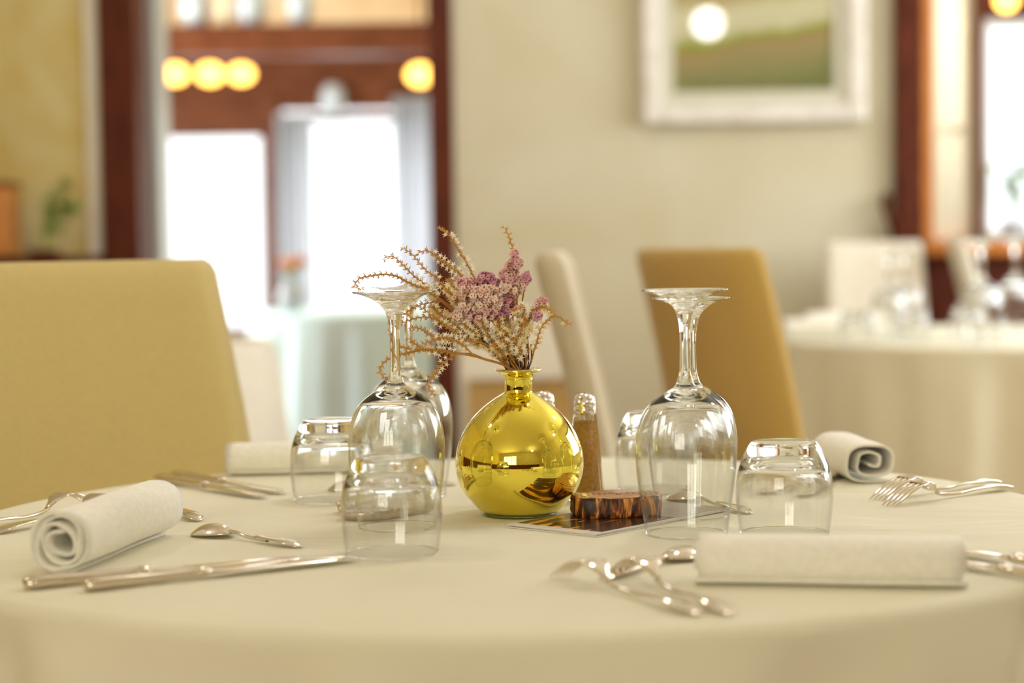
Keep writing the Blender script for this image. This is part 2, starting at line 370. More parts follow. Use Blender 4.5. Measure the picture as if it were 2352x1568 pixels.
def window(name, x0, x1, z0, z1, Y, fw, m, mun=None):
    mb = MB(); mb.box(x0, x0 + fw, Y, Y + .05, z0, z1); mb.box(x1 - fw, x1, Y, Y + .05, z0, z1)
    mb.box(x0 + fw, x1 - fw, Y, Y + .05, z0, z0 + fw); mb.box(x0 + fw, x1 - fw, Y, Y + .05, z1 - fw, z1)
    if mun: mb.box(x0 + fw, x1 - fw, Y + .01, Y + .04, mun - .012, mun + .012)
    f = struct(mb.build(name, m, smooth=False))
    MB().box(x0 + fw, x1 - fw, Y + .02, Y + .026, z0 + fw, z1 - fw).build('window_pane', M['pane'], f, smooth=False)
    return f
window('window_1', xf[0], xf[1], zb, zt, FY + .02, .02, M['redwood'])
window('window_2', xf[2] + .02, xf[4] + .25, zb2, zt2, FY + .02, .04, M['redwood'])
# beam across the entrance room with jugs standing on it
z0, z1 = py2z(128, 9.0, 700), py2z(58, 9.0, 700)
tag(box('ceiling_beam', RX0, .85, 8.9, 9.1, z0, z1, M['redwood'], bevel=.01), 'reddish brown beam crossing the entrance room above the lamps', 'beam')
jugs = [(462, 26, .07, 'ceramic'), (588, 20, .075, 'ceramic'), (700, 24, .06, 'ceramic'), (525, 20, .042, 'ceramic_cream')]
lab = ['pale jug on the beam, leftmost of the row', 'pale jug on the beam beside a dark gap', 'small pale pot on the beam, rightmost of the row', 'cream pot on the beam between two pale jugs']
for (px, h, r, m), lb in zip(jugs, lab):
    p = MB().lathe(spline([(r*.6, 0), (r, .06), (r*.95, .12), (r*.5, .17), (r*.6, .2)], 4), 24, cap0=True, cap1=True).build('jug', M[m], loc=(px2x(px, 9.0), 9.0, z1))
    tag(p, lb, 'jug', 'jugs on the entrance beam')
struct(box('trim_10', xf[0] - .1, .85, FY - .02, FY, 2.02, H, M['peach']))
# hanging warm lamps
def lantern(px, py, r, lb):
    c = at(px, py, 8.6); t = tag(empty('hanging_lamp', (c.x, c.y, c.z)), lb, 'lamp', 'warm lamps of the entrance room')
    MB().ball((0, 0, 0), r, .75, 24, 12).build('lamp_shade', M['warmlamp'], t)
    MB().tube([(0, 0, r * .7), (0, 0, H - c.z)], .006, 6).build('cord', M['darkwood'], t)
lantern(402, 170, .058, 'glowing orange lamp at the left edge of the doorway')
lantern(482, 170, .060, 'glowing orange lamp second from the left in the doorway')
lantern(554, 170, .056, 'glowing orange lamp third from the left in the doorway')
lantern(966, 172, .062, 'glowing orange lamp beside the right door post')
# curtains in the entrance
def curtain(name, x0, x1, Y, z0, z1, m, amp=.02, k=9, lb='', cat='curtain', ty=.002):
    n = 90; vs = []; fs = []
    for side in (0, 1):
        for z in (z0, z1):
            for i in range(n + 1):
                t = i / n; vs.append((x0 + (x1 - x0) * t, Y + amp * math.sin(t * k * 2 * PI) + amp * .4 * math.sin(t * k * 5.1 + 1) + side * ty, z))
    N = n + 1
    for i in range(n):
        fs.append((i, i+1, N+i+1, N+i)); fs.append((2*N+i+1, 2*N+i, 3*N+i, 3*N+i+1))
        fs.append((i+1, i, 2*N+i, 2*N+i+1)); fs.append((N+i, N+i+1, 3*N+i+1, 3*N+i))
    o = MB().add(vs, fs).build(name, m); return tag(o, lb, cat)
curtain('sheer_curtain', px2x(636, 9.85), px2x(722, 9.85), 9.85, .002, py2z(262, 9.85, 700), M['sheer'], .025, 5, 'sheer white curtain hanging beside the brown post of the entrance window')
curtain('sheer_curtain', px2x(905, 9.85), px2x(1010, 9.85), 9.85, .002, py2z(222, 9.85, 950), M['sheer'], .025, 6, 'sheer white curtain hanging at the right side of the entrance window')
p = tag(empty('exit_light', (px2x(770, 9.9), 9.93, py2z(262, 9.9, 770))), 'pale upright fitting above the curtained entrance window', 'fitting')
MB().lathe(spline([(.05, 0), (.062, .05), (.058, .11), (.03, .15)], 4), 20, cap0=True, cap1=True).build('shade', M['ceramic'], p)

# right window group
z1 = 2.35
struct(box('trim_11', xc, px2x(2112, WY), WY - .06, WY + .16, zs - .05, z1, M['darkwood'], bevel=.01))
struct(box('trim_12', px2x(2112, WY), px2x(2138, WY), WY - .05, WY + .14, zs, z1, M['orangewood'], bevel=.006))
struct(box('trim_13', px2x(2112, WY), RX1, WY - .09, WY + .14, zs - .05, zs, M['orangewood'], bevel=.006))
struct(box('trim_14', px2x(2240, WY), px2x(2256, WY), WY - .03, WY + .12, zs, z1, M['redwood'], bevel=.004))
struct(box('trim_15', px2x(2256, WY), RX1, WY - .03, WY + .12, py2z(40, WY, 2300), z1, M['darkwood'], bevel=.004))
window('window_3', px2x(2138, WY), px2x(2240, WY), zs, z1, WY + .02, .02, M['mount'], mun=py2z(298, WY, 2190))
curtain('cream_curtain', px2x(2142, WY), px2x(2236, WY), WY + .10, zs + .02, z1, M['creamcurtain'], .012, 3, 'cream curtain behind the narrow casement beside the orange wood post')
window('window_4', px2x(2256, WY), RX1, zs, py2z(40, WY, 2300), WY + .02, .03, M['whitecloth'])
lantern2 = at(2312, 2, 6.0)
t = tag(empty('hanging_lamp', lantern2), 'glowing orange lamp above the bright window at the right', 'lamp')
MB().ball((0, 0, 0), .035, .9, 20, 10).build('lamp_shade', M['warmlamp'], t)
MB().tube([(0, 0, .03), (0, 0, H - lantern2.z)], .005, 6).build('cord', M['darkwood'], t)
# plant on the window sill
def leafy(name, base, pot_r, pot_h, n, L, spread, label, seed, cat='plant', potm='darkwood', aim=None, lw=.35):
    random.seed(seed)
    t = tag(empty(name, base), label, cat)
    MB().lathe([(pot_r*.75, 0), (pot_r, pot_h), (pot_r*.9, pot_h), (pot_r*.85, pot_h*.8)], 24, cap0=True, cap1=True).build('pot', M[potm], t)
    lb = MB(); sb = MB()
    for i in range(n):
        a = random.uniform(0, 2*PI) if aim is None else aim + random.gauss(0, .9)
        h = random.uniform(.3, 1.0) * L; d = random.uniform(.1, 1) * spread
        tip = Vector((math.cos(a) * d, math.sin(a) * d, pot_h + h)); mid = Vector((math.cos(a)*d*.3, math.sin(a)*d*.3, pot_h + h*.6))
        path = smoothpath([(0, 0, pot_h*.8), mid, tip], 4); sb.tube(path, .0025, 5)
        for q in range(5):
            c = path[min(len(path)-1, 4 + q)]; aa = random.uniform(0, 2*PI); ll = random.uniform(.5, 1) * L * .28
            dv = Vector((math.cos(aa), math.sin(aa), random.uniform(-.2, .7))).normalized(); sd = dv.cross(Vector((0, 0, 1))).normalized() * ll * lw
            nn = dv.cross(sd).normalized() * .002
            lb.add([c, c + dv*ll*.5 + sd, c + dv*ll, c + dv*ll*.5 - sd, c + dv*ll*.5 + nn], [(0, 1, 4), (1, 2, 4), (2, 3, 4), (3, 0, 4), (0, 3, 2, 1)])
    sb.build('stalks', M['leaf'], t); lb.build('leaves', M['leaf'], t, smooth=False)
    return t
leafy('potted_plant', (px2x(2335, 6.2), 6.22, zs), .05, .06, 9, .20, .10, 'green leafed plant on the sill of the bright window', 5, potm='ceramic', lw=.5)

# picture on the wall
Y = WY - .03
x0, x1 = px2x(1478, Y), px2x(1990, Y); z0 = py2z(283, Y, 1730); z1 = z0 + .62
pt = tag(empty('framed_picture', ((x0+x1)/2, Y, z0)), 'silver framed landscape painting with green fields on the plaster wall', 'picture')
W2 = (x1 - x0) / 2; fw = .062
fr = MB()
def bar(mb, a, b, c, d, y0, y1): mb.box(a, b, y0, y1, c, d)
bar(fr, -W2, -W2 + fw, 0, .62, -.035, .03); bar(fr, W2 - fw, W2, 0, .62, -.035, .03); bar(fr, -W2 + fw, W2 - fw, 0, fw, -.035, .03); bar(fr, -W2 + fw, W2 - fw, .62 - fw, .62, -.035, .03)
fr.build('frame', M['frame'], pt, smooth=False, bevel=.012)
mb = MB(); i = .04
bar(mb, -W2+fw, -W2+fw+i, fw, .62-fw, -.012, .0); bar(mb, W2-fw-i, W2-fw, fw, .62-fw, -.012, .0); bar(mb, -W2+fw+i, W2-fw-i, fw, fw+i, -.012, .0); bar(mb, -W2+fw+i, W2-fw-i, .62-fw-i, .62-fw, -.012, .0)
mb.build('mount', M['mount'], pt, smooth=False)
def painting_mat():
    m = mat('painted_landscape', (.3, .3, .1), .5); nt = m.node_tree; b = nt.nodes['Principled BSDF']
    tc = nt.nodes.new('ShaderNodeTexCoord'); sp = nt.nodes.new('ShaderNodeSeparateXYZ'); nt.links.new(tc.outputs['Object'], sp.inputs[0])
    n = nt.nodes.new('ShaderNodeTexNoise'); n.inputs['Scale'].default_value = 6; nt.links.new(tc.outputs['Object'], n.inputs[0])
    a = nt.nodes.new('ShaderNodeMath'); a.operation = 'MULTIPLY_ADD'; a.inputs[1].default_value = .10; nt.links.new(n.outputs[0], a.inputs[0]); nt.links.new(sp.outputs[2], a.inputs[2])
    c = nt.nodes.new('ShaderNodeMath'); c.operation = 'MULTIPLY_ADD'; c.inputs[1].default_value = -.12; nt.links.new(sp.outputs[0], c.inputs[0]); nt.links.new(a.outputs[0], c.inputs[2])
    r = nt.nodes.new('ShaderNodeValToRGB'); nt.links.new(c.outputs[0], r.inputs[0])
    cr = r.color_ramp; cr.elements[0].position = 0.14; cr.elements[0].color = (.17, .17, .04, 1); cr.elements[1].position = .62; cr.elements[1].color = (.45, .33, .10, 1)
    for ps, cc in ((.20, (.23, .23, .07)), (.26, (.34, .27, .10)), (.297, (.40, .26, .10)), (.312, (.27, .27, .01)), (.328, (.34, .38, .03)), (.345, (.66, .60, .38)), (.42, (.72, .66, .42)), (.46, (.48, .38, .14))):
        e = cr.elements.new(ps); e.color = (*cc, 1)
    nt.links.new(r.outputs[0], b.inputs['Base Color']); return m
MB().box(-W2+fw+i-.005, W2-fw-i+.005, -.004, -.001, fw+i-.005, .62-fw-i+.005).build('painting', painting_mat(), pt, smooth=False)
MB().box(-W2+fw, W2-fw, -.0145, -.013, fw, .62-fw).build('glazing', M['pane'], pt, smooth=False)

# little dark hook on the wall beside the post
c = at(2038, 500, WY - .02)
t = tag(empty('wall_hook', c), 'small dark hook on the plaster beside the brown window post', 'hook')
MB().tube(smoothpath([(0, .018, .07), (.0, -.02, .06), (-.02, -.05, .045), (.0, -.05, -.0), (.02, -.02, -.07), (.02, .015, -.09)], 5), .012, 8).build('arm', M['darkwood'], t)

# ceiling globes over the tables (they light the room)
for k, (gx, gy, lb) in enumerate([(1.40, -1.26, 'rear right'), (-1.5, 1.9, 'left, nearest the foreground table'), (.35, 2.3, 'above the foreground table'), (2.2, 1.7, 'right of the foreground table'), (1.7, 3.2, 'right, halfway to the picture'), (-.2, 4.9, 'nearest the doorway')]):
    t = tag(empty('ceiling_globe', (gx, gy, 2.5)), 'round white globe lamp under the ceiling, ' + lb, 'lamp', 'globe lamps under the ceiling')
    MB().ball((0, 0, 0), .095, 1, 32, 16).build('globe', M['globe'], t)
    MB().lathe([(.05, .10), (.05, .12), (.012, .14), (.012, .25)], 20, cap0=True, cap1=True).build('mounting', M['chrome'], t)

# ------------------------------------------------------------------ tables with cloths
def cloth_mesh(R, drop, folds, seed, flare=.05, amp=.018):
    random.seed(seed); ph = [random.uniform(0, 2*PI) for _ in range(4)]
    n = 288; rings = []; z = 0
    prof = [(t * (R - .012), 0.0, 0) for t in (.001, .25, .5, .75, .9, 1.0)]
    for a in (25, 50, 75, 90): prof.append((R - .012 + .012 * math.sin(math.radians(a)), -.012 * (1 - math.cos(math.radians(a))), 0))
    for i in range(1, 15):
        t = i / 14; prof.append((R + flare * t, -.012 - (drop - .012) * t, t))
    vs = []; fs = []
    for (r, zz, t) in prof:
        for k in range(n):
            a = 2*PI*k/n
            w = math.cos(folds * a + ph[0]) + .5 * math.cos((folds * 2 - 3) * a + ph[1]) + .5 * math.cos((folds - 5) * a + ph[2])
            rr = r + amp * w * (t ** .4 if t > 0 else 0)
            vs.append((rr * math.cos(a), rr * math.sin(a), zz))
    m = len(prof)
    for i in range(m - 1):
        for k in range(n):
            k2 = (k+1) % n; fs.append((i*n+k, (i+1)*n+k, (i+1)*n+k2, i*n+k2))
    fs.append(tuple(range(n)))
    return MB().add(vs, fs)
def table(cx, cyy, R, label, clabel, drop, folds, seed, mname, top=.75, flare=.05, amp=.018):
    t = tag(empty('round_table', (cx, cyy, 0)), label, 'table')
    MB().lathe([(R - .02, top - .03), (R - .016, top - .022), (R - .018, top - .0035)], 96, cap0=True, cap1=True).build('tabletop', M['redwood'], t)
    MB().lathe(spline([(.05, .03), (.04, .2), (.045, .5), (.06, top - .03)], 4), 24, cap0=True, cap1=True).build('pedestal', M['darkwood'], t)
    MB().lathe([(.24, 0), (.24, .015), (.1, .03), (.05, .03)], 40, cap0=True, cap1=True).build('foot', M['darkwood'], t)
    o = cloth_mesh(R, drop, folds, seed, flare, amp).build('tablecloth', M[mname], loc=(cx, cyy, top))
    s = o.modifiers.new('thick', 'SOLIDIFY'); s.thickness = .0015; s.offset = -1
    tag(o, clabel, 'tablecloth'); return t
TC = (0.0, 1.762)
table(TC[0], TC[1], .519, 'round dining table under the cream cloth in the foreground', 'cream cotton tablecloth under the yellow vase in the foreground', .27, 15, 3, 'cloth', flare=.03, amp=.013)
table(1.25, 4.9, .60, 'round table under a pale cloth at the right, further back', 'pale tablecloth of the table behind, at the right', .6, 17, 11, 'cloth')
table(-1.09, 5.15, .46, 'round table under a cream cloth behind the chair at the left', 'cream tablecloth hanging in folds beside the left chair', .55, 15, 5, 'chairlight')
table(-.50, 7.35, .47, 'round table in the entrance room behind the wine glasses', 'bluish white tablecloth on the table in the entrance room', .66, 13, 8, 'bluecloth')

# ------------------------------------------------------------------ chairs with fabric covers
def make_chair(loc, facing, label, m='chair', w=.42, h=.985, group='cloth covered dining chairs', lean=.10, sd=.42):
    a = math.atan2(-facing[0], facing[1])      # local +Y looks along facing
    t = tag(empty('dining_chair', (loc[0], loc[1], 0), a), label, 'chair', group)
    def ring(z, hw, y0, th, bow):
        pts = []; n = 12
        for k in range(n + 1):
            u = -1 + 2*k/n; pts.append((u*hw, y0 + bow*u*u - th/2 * (1 if abs(u) < .99 else .6), z))
        for k in range(n, -1, -1):
            u = -1 + 2*k/n; pts.append((u*hw, y0 + bow*u*u + th/2 * (1 if abs(u) < .99 else .6), z))
        return pts
    rings = []
    for zz, f in ((.43, 0), (.5, .07), (.6, .2), (.7, .38), (.8, .58), (.88, .76), (.94, .9), (.968, .96), (h - .006, .985)):
        hw = w/2 * (1.07 - .07 * f); rings.append(ring(zz, hw - (.002 if zz > .975 else 0), 0 - lean * (f ** 1.15 - .95), .044 - (.012 if zz > .975 else 0), .012))
    rings.append(ring(h, w/2 - .008, -lean * (1 ** 1.15 - .95), .018, .012))
    fixn(MB().loft(rings).build('backrest', M[m], t))
    mb = MB(); prof = [(.455, .0), (.47, -.012), (.445, .0), (.3, .012), (.05, .03)]
    mb.box(-w/2, w/2, .02 + lean, sd + lean, .41, .455); mb.build('seat', M[m], t, smooth=False, bevel=.015)
    sk = MB(); rings = []
    for z, e in ((.41, 0), (.3, .006), (.15, .014), (.04, .022)):
        rr = []
        n = 64
        for k in range(n):
            g = 2*PI*k/n; cx_, sy_ = math.cos(g), math.sin(g); s = max(abs(cx_), abs(sy_))
            x = cx_/s * (w/2 - .003 + e + .005 * math.sin(9*g) * (1 if z < .4 else 0)); y = .02 + (sd-.02)/2 + lean + sy_/s * ((sd-.02)/2 + e + .005 * math.cos(11*g) * (1 if z < .4 else 0))
            rr.append((x, y, z))
        rings.append(rr)
    sk.loft(rings); sk.build('skirt', M[m], t)
    for sx in (-1, 1):
        for sy in (.06, sd-.06): MB().box(sx*(w/2-.04)-.018, sx*(w/2-.04)+.018, sy+lean-.018, sy+lean+.018, 0, .41).build('leg', M['darkwood'], t, smooth=False)
    return t
c1 = make_chair((-.54, 2.34), (.74, -.67), 'cream covered chair at the left side of the foreground table', 'chair', w=.44, sd=.30)
make_chair((.060, 2.98), (.998, -.06), 'pale covered chair seen edge-on just behind the vase', 'chair_pale', w=.42)
make_chair((.315, 3.42), (.92, .39), 'tan covered chair with broad back behind the right wine glasses', 'chair_tan', w=.42)
make_chair((1.12, 6.08), (0, -1), 'pale covered chair behind the right table near the wall', 'chairlight', w=.30, sd=.28)
make_chair((1.37, 6.04), (1, -.12), 'pale covered chair seen from the side beneath the window sill', 'chairlight', w=.28)

# small stand with cloth by the doorway post
sx0, sx1 = px2x(1052, 5.5), px2x(1330, 5.5); zt = py2z(712, 5.5, 1180)
t = tag(empty('serving_stand', ((sx0+sx1)/2, 5.6, 0)), 'small wooden serving stand beside the brown door post', 'stand')
hw = (sx1-sx0)/2 - .012
MB().box(-hw, hw, -.14, .14, zt-.03, zt-.004).build('top', M['tanwood'], t, smooth=False)
MB().box(-hw+.01, hw-.01, -.13, .13, .25, zt-.03).build('cabinet', M['tanwood'], t, smooth=False, bevel=.006)
for a in (-1, 1):
    for b in (-1, 1): MB().box(a*(hw-.03)-.015, a*(hw-.03)+.015, b*.11-.015, b*.11+.015, 0, .25).build('leg', M['orangewood'], t, smooth=False)
mb = MB(); e = .006
mb.box(-hw-e, hw+e, -.14-e, .14+e, zt-.004, zt); mb.box(-hw-e, hw+e, -.14-e-.004, -.14-e, zt-.19, zt); mb.box(-hw-e-.004, -hw-e, -.14-e, .14+e, zt-.19, zt); mb.box(hw+e, hw+e+.004, -.14-e, .14+e, zt-.19, zt)
tag(mb.build('stand_cloth', M['chairlight'], smooth=False, loc=((sx0+sx1)/2, 5.6, 0)), 'white cloth hanging over the serving stand by the door post', 'cloth')

# sideboard with plant and wooden box at the left wall
sx0 = -2.2; sx1 = px2x(203, 6.05); zt = py2z(588, 6.05, 100)
t = tag(empty('sideboard', ((sx0+sx1)/2, 6.06, 0)), 'brown wooden sideboard against the marbled wall behind the left chair', 'sideboard')
hw = (sx1-sx0)/2
MB().box(-hw, hw, -.2, .22, zt-.03, zt).build('top', M['darkwood'], t, smooth=False, bevel=.005)
MB().box(-hw+.02, hw-.02, -.18, .21, 0, zt-.03).build('cabinet', M['darkwood'], t, smooth=False)
for k in (-1, 1):
    d = MB().box(k*hw/2-hw/2+.04, k*hw/2+hw/2-.04, -.195, -.18, .08, zt-.08).build('door', M['orangewood'], t, smooth=False)
    MB().ball((k*.05, -.205, zt*.6), .012).build('knob', M['chrome'], d)
x1 = px2x(30, 6.05); zz = py2z(418, 6.05, 10)
t = tag(empty('wooden_box', (x1-.14, 6.05, zt)), 'upright orange brown wooden box at the left picture edge', 'box')
MB().box(-.14, .14, -.1, .1, 0, zz-zt-.015).build('carcass', M['orangewood'], t, smooth=False, bevel=.006)
MB().box(-.148, .146, -.108, .108, zz-zt-.015, zz-zt).build('lid', M['redwood'], t, smooth=False, bevel=.004)
leafy('potted_plant', (px2x(100, 6.0), 6.0, zt), .055, .02, 9, .22, .13, 'trailing green plant in a low dark pot beside the wooden box', 21, aim=0.3, lw=.45)

# flowers in the entrance room
p = at(672, 640, 7.2)
t = tag(empty('flower_vase', (p.x, 7.15, .7515)), 'white vase of orange flowers on the table in the entrance room', 'vase')
MB().lathe(spline([(.025, 0), (.05, .03), (.045, .08), (.02, .11), (.028, .125)], 4), 24, cap0=True, cap1=True).build('body', M['ceramic'], t)
random.seed(4); mb = MB(); sb = MB()
for k in range(11):
    a = random.uniform(0, 2*PI); d = random.uniform(.01, .065); z = random.uniform(.15, .20)
    mb.ball((math.cos(a)*d, math.sin(a)*d, z), random.uniform(.014, .022), .7, 10, 6); sb.tube([(0, 0, .1), (math.cos(a)*d, math.sin(a)*d, z)], .002, 5)
mb.build('blossoms', M['orangeflower'], t); sb.build('stalks', M['leaf'], t)

# ------------------------------------------------------------------ glasses
GH = .209
def split3(prof_full): pass
def wine_glass_proto():
    t = empty('wine_glass')
    bowl = spline([(.0339, .0005), (.0345, .0), (.0351, .0006), (.0375, .018), (.0408, .040), (.0428, .062), (.0425, .080), (.0388, .098), (.0325, .1090), (.0250, .1160), (.0160, .1218), (.0090, .1262), (.0058, .134)], 5)
    inner = spline([(.0339, .0005), (.0366, .018), (.0399, .040), (.0419, .062), (.0415, .080), (.0376, .0968), (.0314, .1078), (.0240, .1135), (.0150, .1168), (.0060, .1182), (.0002, .1184)], 5)
    MB().lathe(list(reversed(inner)) + bowl[1:], 96).build('bowl', M['wineglass'], t)
    st = spline([(.0058, .134), (.0047, .142), (.0043, .158), (.0046, .174), (.0060, .184)], 5)
    MB().lathe(st, 48).build('stem', M['glass'], t)
    ft = spline([(.0060, .184), (.0090, .1925), (.0170, .2005), (.0280, .2055), (.0355, .2072)], 5) + [(.0366, .2076), (.0370, .2083), (.0366, .2089), (.0355, .2090), (.020, .2086), (.010, .2080), (.0002, .2078)]
    fo = MB().lathe(ft, 96).build('foot', M['glass'], t)
    return t
wg = wine_glass_proto()
def tumbler_proto():
    t = empty('tumbler')
    out = spline([(.0368, .0006), (.0372, .0), (.0378, .0006), (.0394, .012), (.0409, .028), (.0408, .042), (.0390, .0535), (.0360, .0630), (.0318, .0720), (.0285, .0770)], 5)
    inn = spline([(.0368, .0006), (.0383, .012), (.0397, .028), (.0395, .040), (.0377, .0500), (.0350, .0565), (.0300, .0610)], 5)
    MB().lathe(list(reversed(inn)) + out[1:], 96).build('body', M['tumblerglass'], t)
    bo = [(.0285, .0770), (.0272, .0784), (.0262, .0790), (.0245, .0789), (.018, .0783), (.0002, .0781)]
    MB().lathe(bo, 96).build('base', M['glass'], t)
    bi = spline([(.0300, .0610), (.0220, .0636), (.0100, .0648), (.0002, .0650)], 5)
    MB().lathe(list(reversed(bi)), 96).build('inner_base', M['glass'], t)
    return t
tb = tumbler_proto()
EPS = .0003
def place(proto, p, label, cat, group, rotz=0, scale=None, first=False):
    o = proto if first else copy_tree(proto)
    o.location = (p[0], p[1], .75 + EPS); o.rotation_euler = (0, 0, rotz)
    if scale: o.scale = (scale,) * 3
    return tag(o, label, cat, group)
def ongr(px, py): p = on(px, py); return (p.x, p.y)
place(wg, ongr(914, 1210), 'upturned wine glass directly left of the yellow vase, behind the front tumbler', 'wine glass', 'upturned wine glasses', first=True)
place(wg, ongr(944, 1138), 'upturned wine glass left of the vase, the rear one of its pair', 'wine glass', 'upturned wine glasses')
place(wg, ongr(1577, 1226), 'upturned wine glass standing in front of the wood slice and leaflet', 'wine glass', 'upturned wine glasses')
place(wg, ongr(1592, 1184), 'upturned wine glass with the lower foot, behind the one at the leaflet', 'wine glass', 'upturned wine glasses', scale=.95)
place(tb, ongr(901, 1270), 'upturned tumbler at the front left, in front of a wine glass', 'tumbler', 'upturned tumblers', first=True)
place(tb, ongr(764, 1148), 'upturned tumbler at the rear left beside the rolled napkin', 'tumbler', 'upturned tumblers')
place(tb, ongr(1507, 1126), 'upturned tumbler at the rear right, between shaker and wine glasses', 'tumbler', 'upturned tumblers')
place(tb, ongr(1802, 1226), 'upturned tumbler at the right, behind the long rolled napkin', 'tumbler', 'upturned tumblers')
# glasses on the table behind
for (px, Y, s, lb) in [(2255, 4.48, 1.15, 'tall blurred wine glass on the right table, nearest its front edge'), (2332, 4.85, 1.15, 'blurred wine glass on the right table, cut by the picture edge'),
                       (2042, 4.75, 1.02, 'blurred wine glass on the right table in front of the pale chair'), (2078, 4.95, 1.02, 'blurred wine glass on the right table, rear of the left pair')]:
    place(wg, (px2x(px, Y), Y), lb, 'wine glass', 'wine glasses on the right table', scale=s)
for (px, Y, lb) in [(1965, 4.60, 'blurred tumbler at the left of the glasses on the right table'), (2096, 4.62, 'blurred tumbler between the wine glasses on the right table'), (2222, 4.75, 'blurred tumbler beside the tall wine glass on the right table')]:
    place(tb, (px2x(px, Y), Y), lb, 'tumbler', 'tumblers on the right table')

# ------------------------------------------------------------------ vase
vc = on(1195, 1181)
V = empty('flower_vase', (vc.x, vc.y, .75 + EPS)); tag(V, 'round mirrored yellow glass vase holding dried flowers', 'vase')
body = spline([(.0335, .0025), (.0392, .0065), (.0448, .0125), (.0522, .0213), (.0570, .0325), (.0590, .0438), (.0587, .055), (.0561, .0662), (.0511, .0774), (.0435, .0887), (.0325, .0995), (.0205, .1082), (.0145, .1118), (.0128, .1132)], 6)
MB().lathe(body, 128, cap0=True).build('body', M['vase'], V)
neck = [(.0128, .1132), (.0126, .1140), (.0126, .1245), (.0131, .1252)] + spline([(.0131, .1252), (.0140, .1275), (.0160, .1300), (.0190, .1316)], 4)
MB().lathe(neck, 96).build('neck', M['vase'], V)
lip = [(.0190, .1316), (.0206, .1320), (.0211, .1328), (.0210, .1340), (.0200, .1346), (.0165, .1344), (.0125, .1320), (.0108, .1280), (.0108, .118), (.012, .112)]
MB().lathe(lip, 96).build('lip', M['vaselip'], V)
MB().lathe([(.030, .0), (.0330, .0003), (.0340, .0012), (.0335, .0025)], 96, cap0=True, cap1=True).build('base', M['greenglass'], V)
VT = Vector((vc.x, vc.y, .75 + .1345))

# ------------------------------------------------------------------ dried flowers
ZY = vc.y
def zp(zx, zy, dy=0.0):      # traced on the close-up of the bouquet, depth offset dy
    return at(780 + zx / 3.734, 500 + zy / 3.734, ZY + dy)
def frame_of(d):
    d = d.normalized(); a = d.cross(Vector((.2, .3, .9))); a.normalize(); return d, a, d.cross(a)
def star(mb, c, d, r, n=5):          # pointed papery star
    d, a, b = frame_of(d); vs = [c - d*r*.5, c + d*r*.12]; fs = []
    ph = random.uniform(0, 6)
    for k in range(n):
        g = ph + 2*PI*k/n; u = a*math.cos(g) + b*math.sin(g); g2 = g + PI/n; u2 = a*math.cos(g2) + b*math.sin(g2)
        vs += [c + u*r + d*r*random.uniform(.15, .5), c + u2*r*.32 + d*r*.1]
    for k in range(n):
        t = 2 + 2*k; q = 3 + 2*k; pq = 3 + 2*((k-1) % n)
        fs += [(1, pq, t), (1, t, q), (0, t, pq), (0, q, t)]
    mb.add(vs, fs)
def cup(mb, c, d, r, n=5):           # frilled five-lobed papery cup
    d, a, b = frame_of(d); m = n*4; vs = [c - d*r*.8]; ph = random.uniform(0, 6)
    R1 = []; R2 = []
    for k in range(m):
        g = ph + 2*PI*k/m; u = a*math.cos(g) + b*math.sin(g)
        lobe = .80 + .20 * abs(math.cos(n*(g-ph)/2)) + random.uniform(-.05, .05)
        vs.append(c + u*r*.32 - d*r*.25); R1.append(len(vs)-1)
    for k in range(m):
        g = ph + 2*PI*k/m; u = a*math.cos(g) + b*math.sin(g)
        lobe = .74 + .26 * abs(math.cos(n*(g-ph)/2)) + random.uniform(-.06, .06)
        vs.append(c + u*r*lobe + d*r*(.18*math.cos(3*g) + random.uniform(-.05, .1))); R2.append(len(vs)-1)
    fs = []
    for k in range(m):
        k2 = (k+1) % m; fs += [(0, R1[k2], R1[k]), (R1[k], R1[k2], R2[k2], R2[k])]
    mb.add(vs, fs)
def spear(mb, c, d, L, r):           # narrow bract
    d, a, b = frame_of(d)
    vs = [c, c + d*L*.45 + a*r, c + d*L*.45 + b*r, c + d*L*.45 - a*r, c + d*L*.45 - b*r, c + d*L]
    mb.add(vs, [(0,2,1),(0,3,2),(0,4,3),(0,1,4),(1,2,5),(2,3,5),(3,4,5),(4,1,5)])
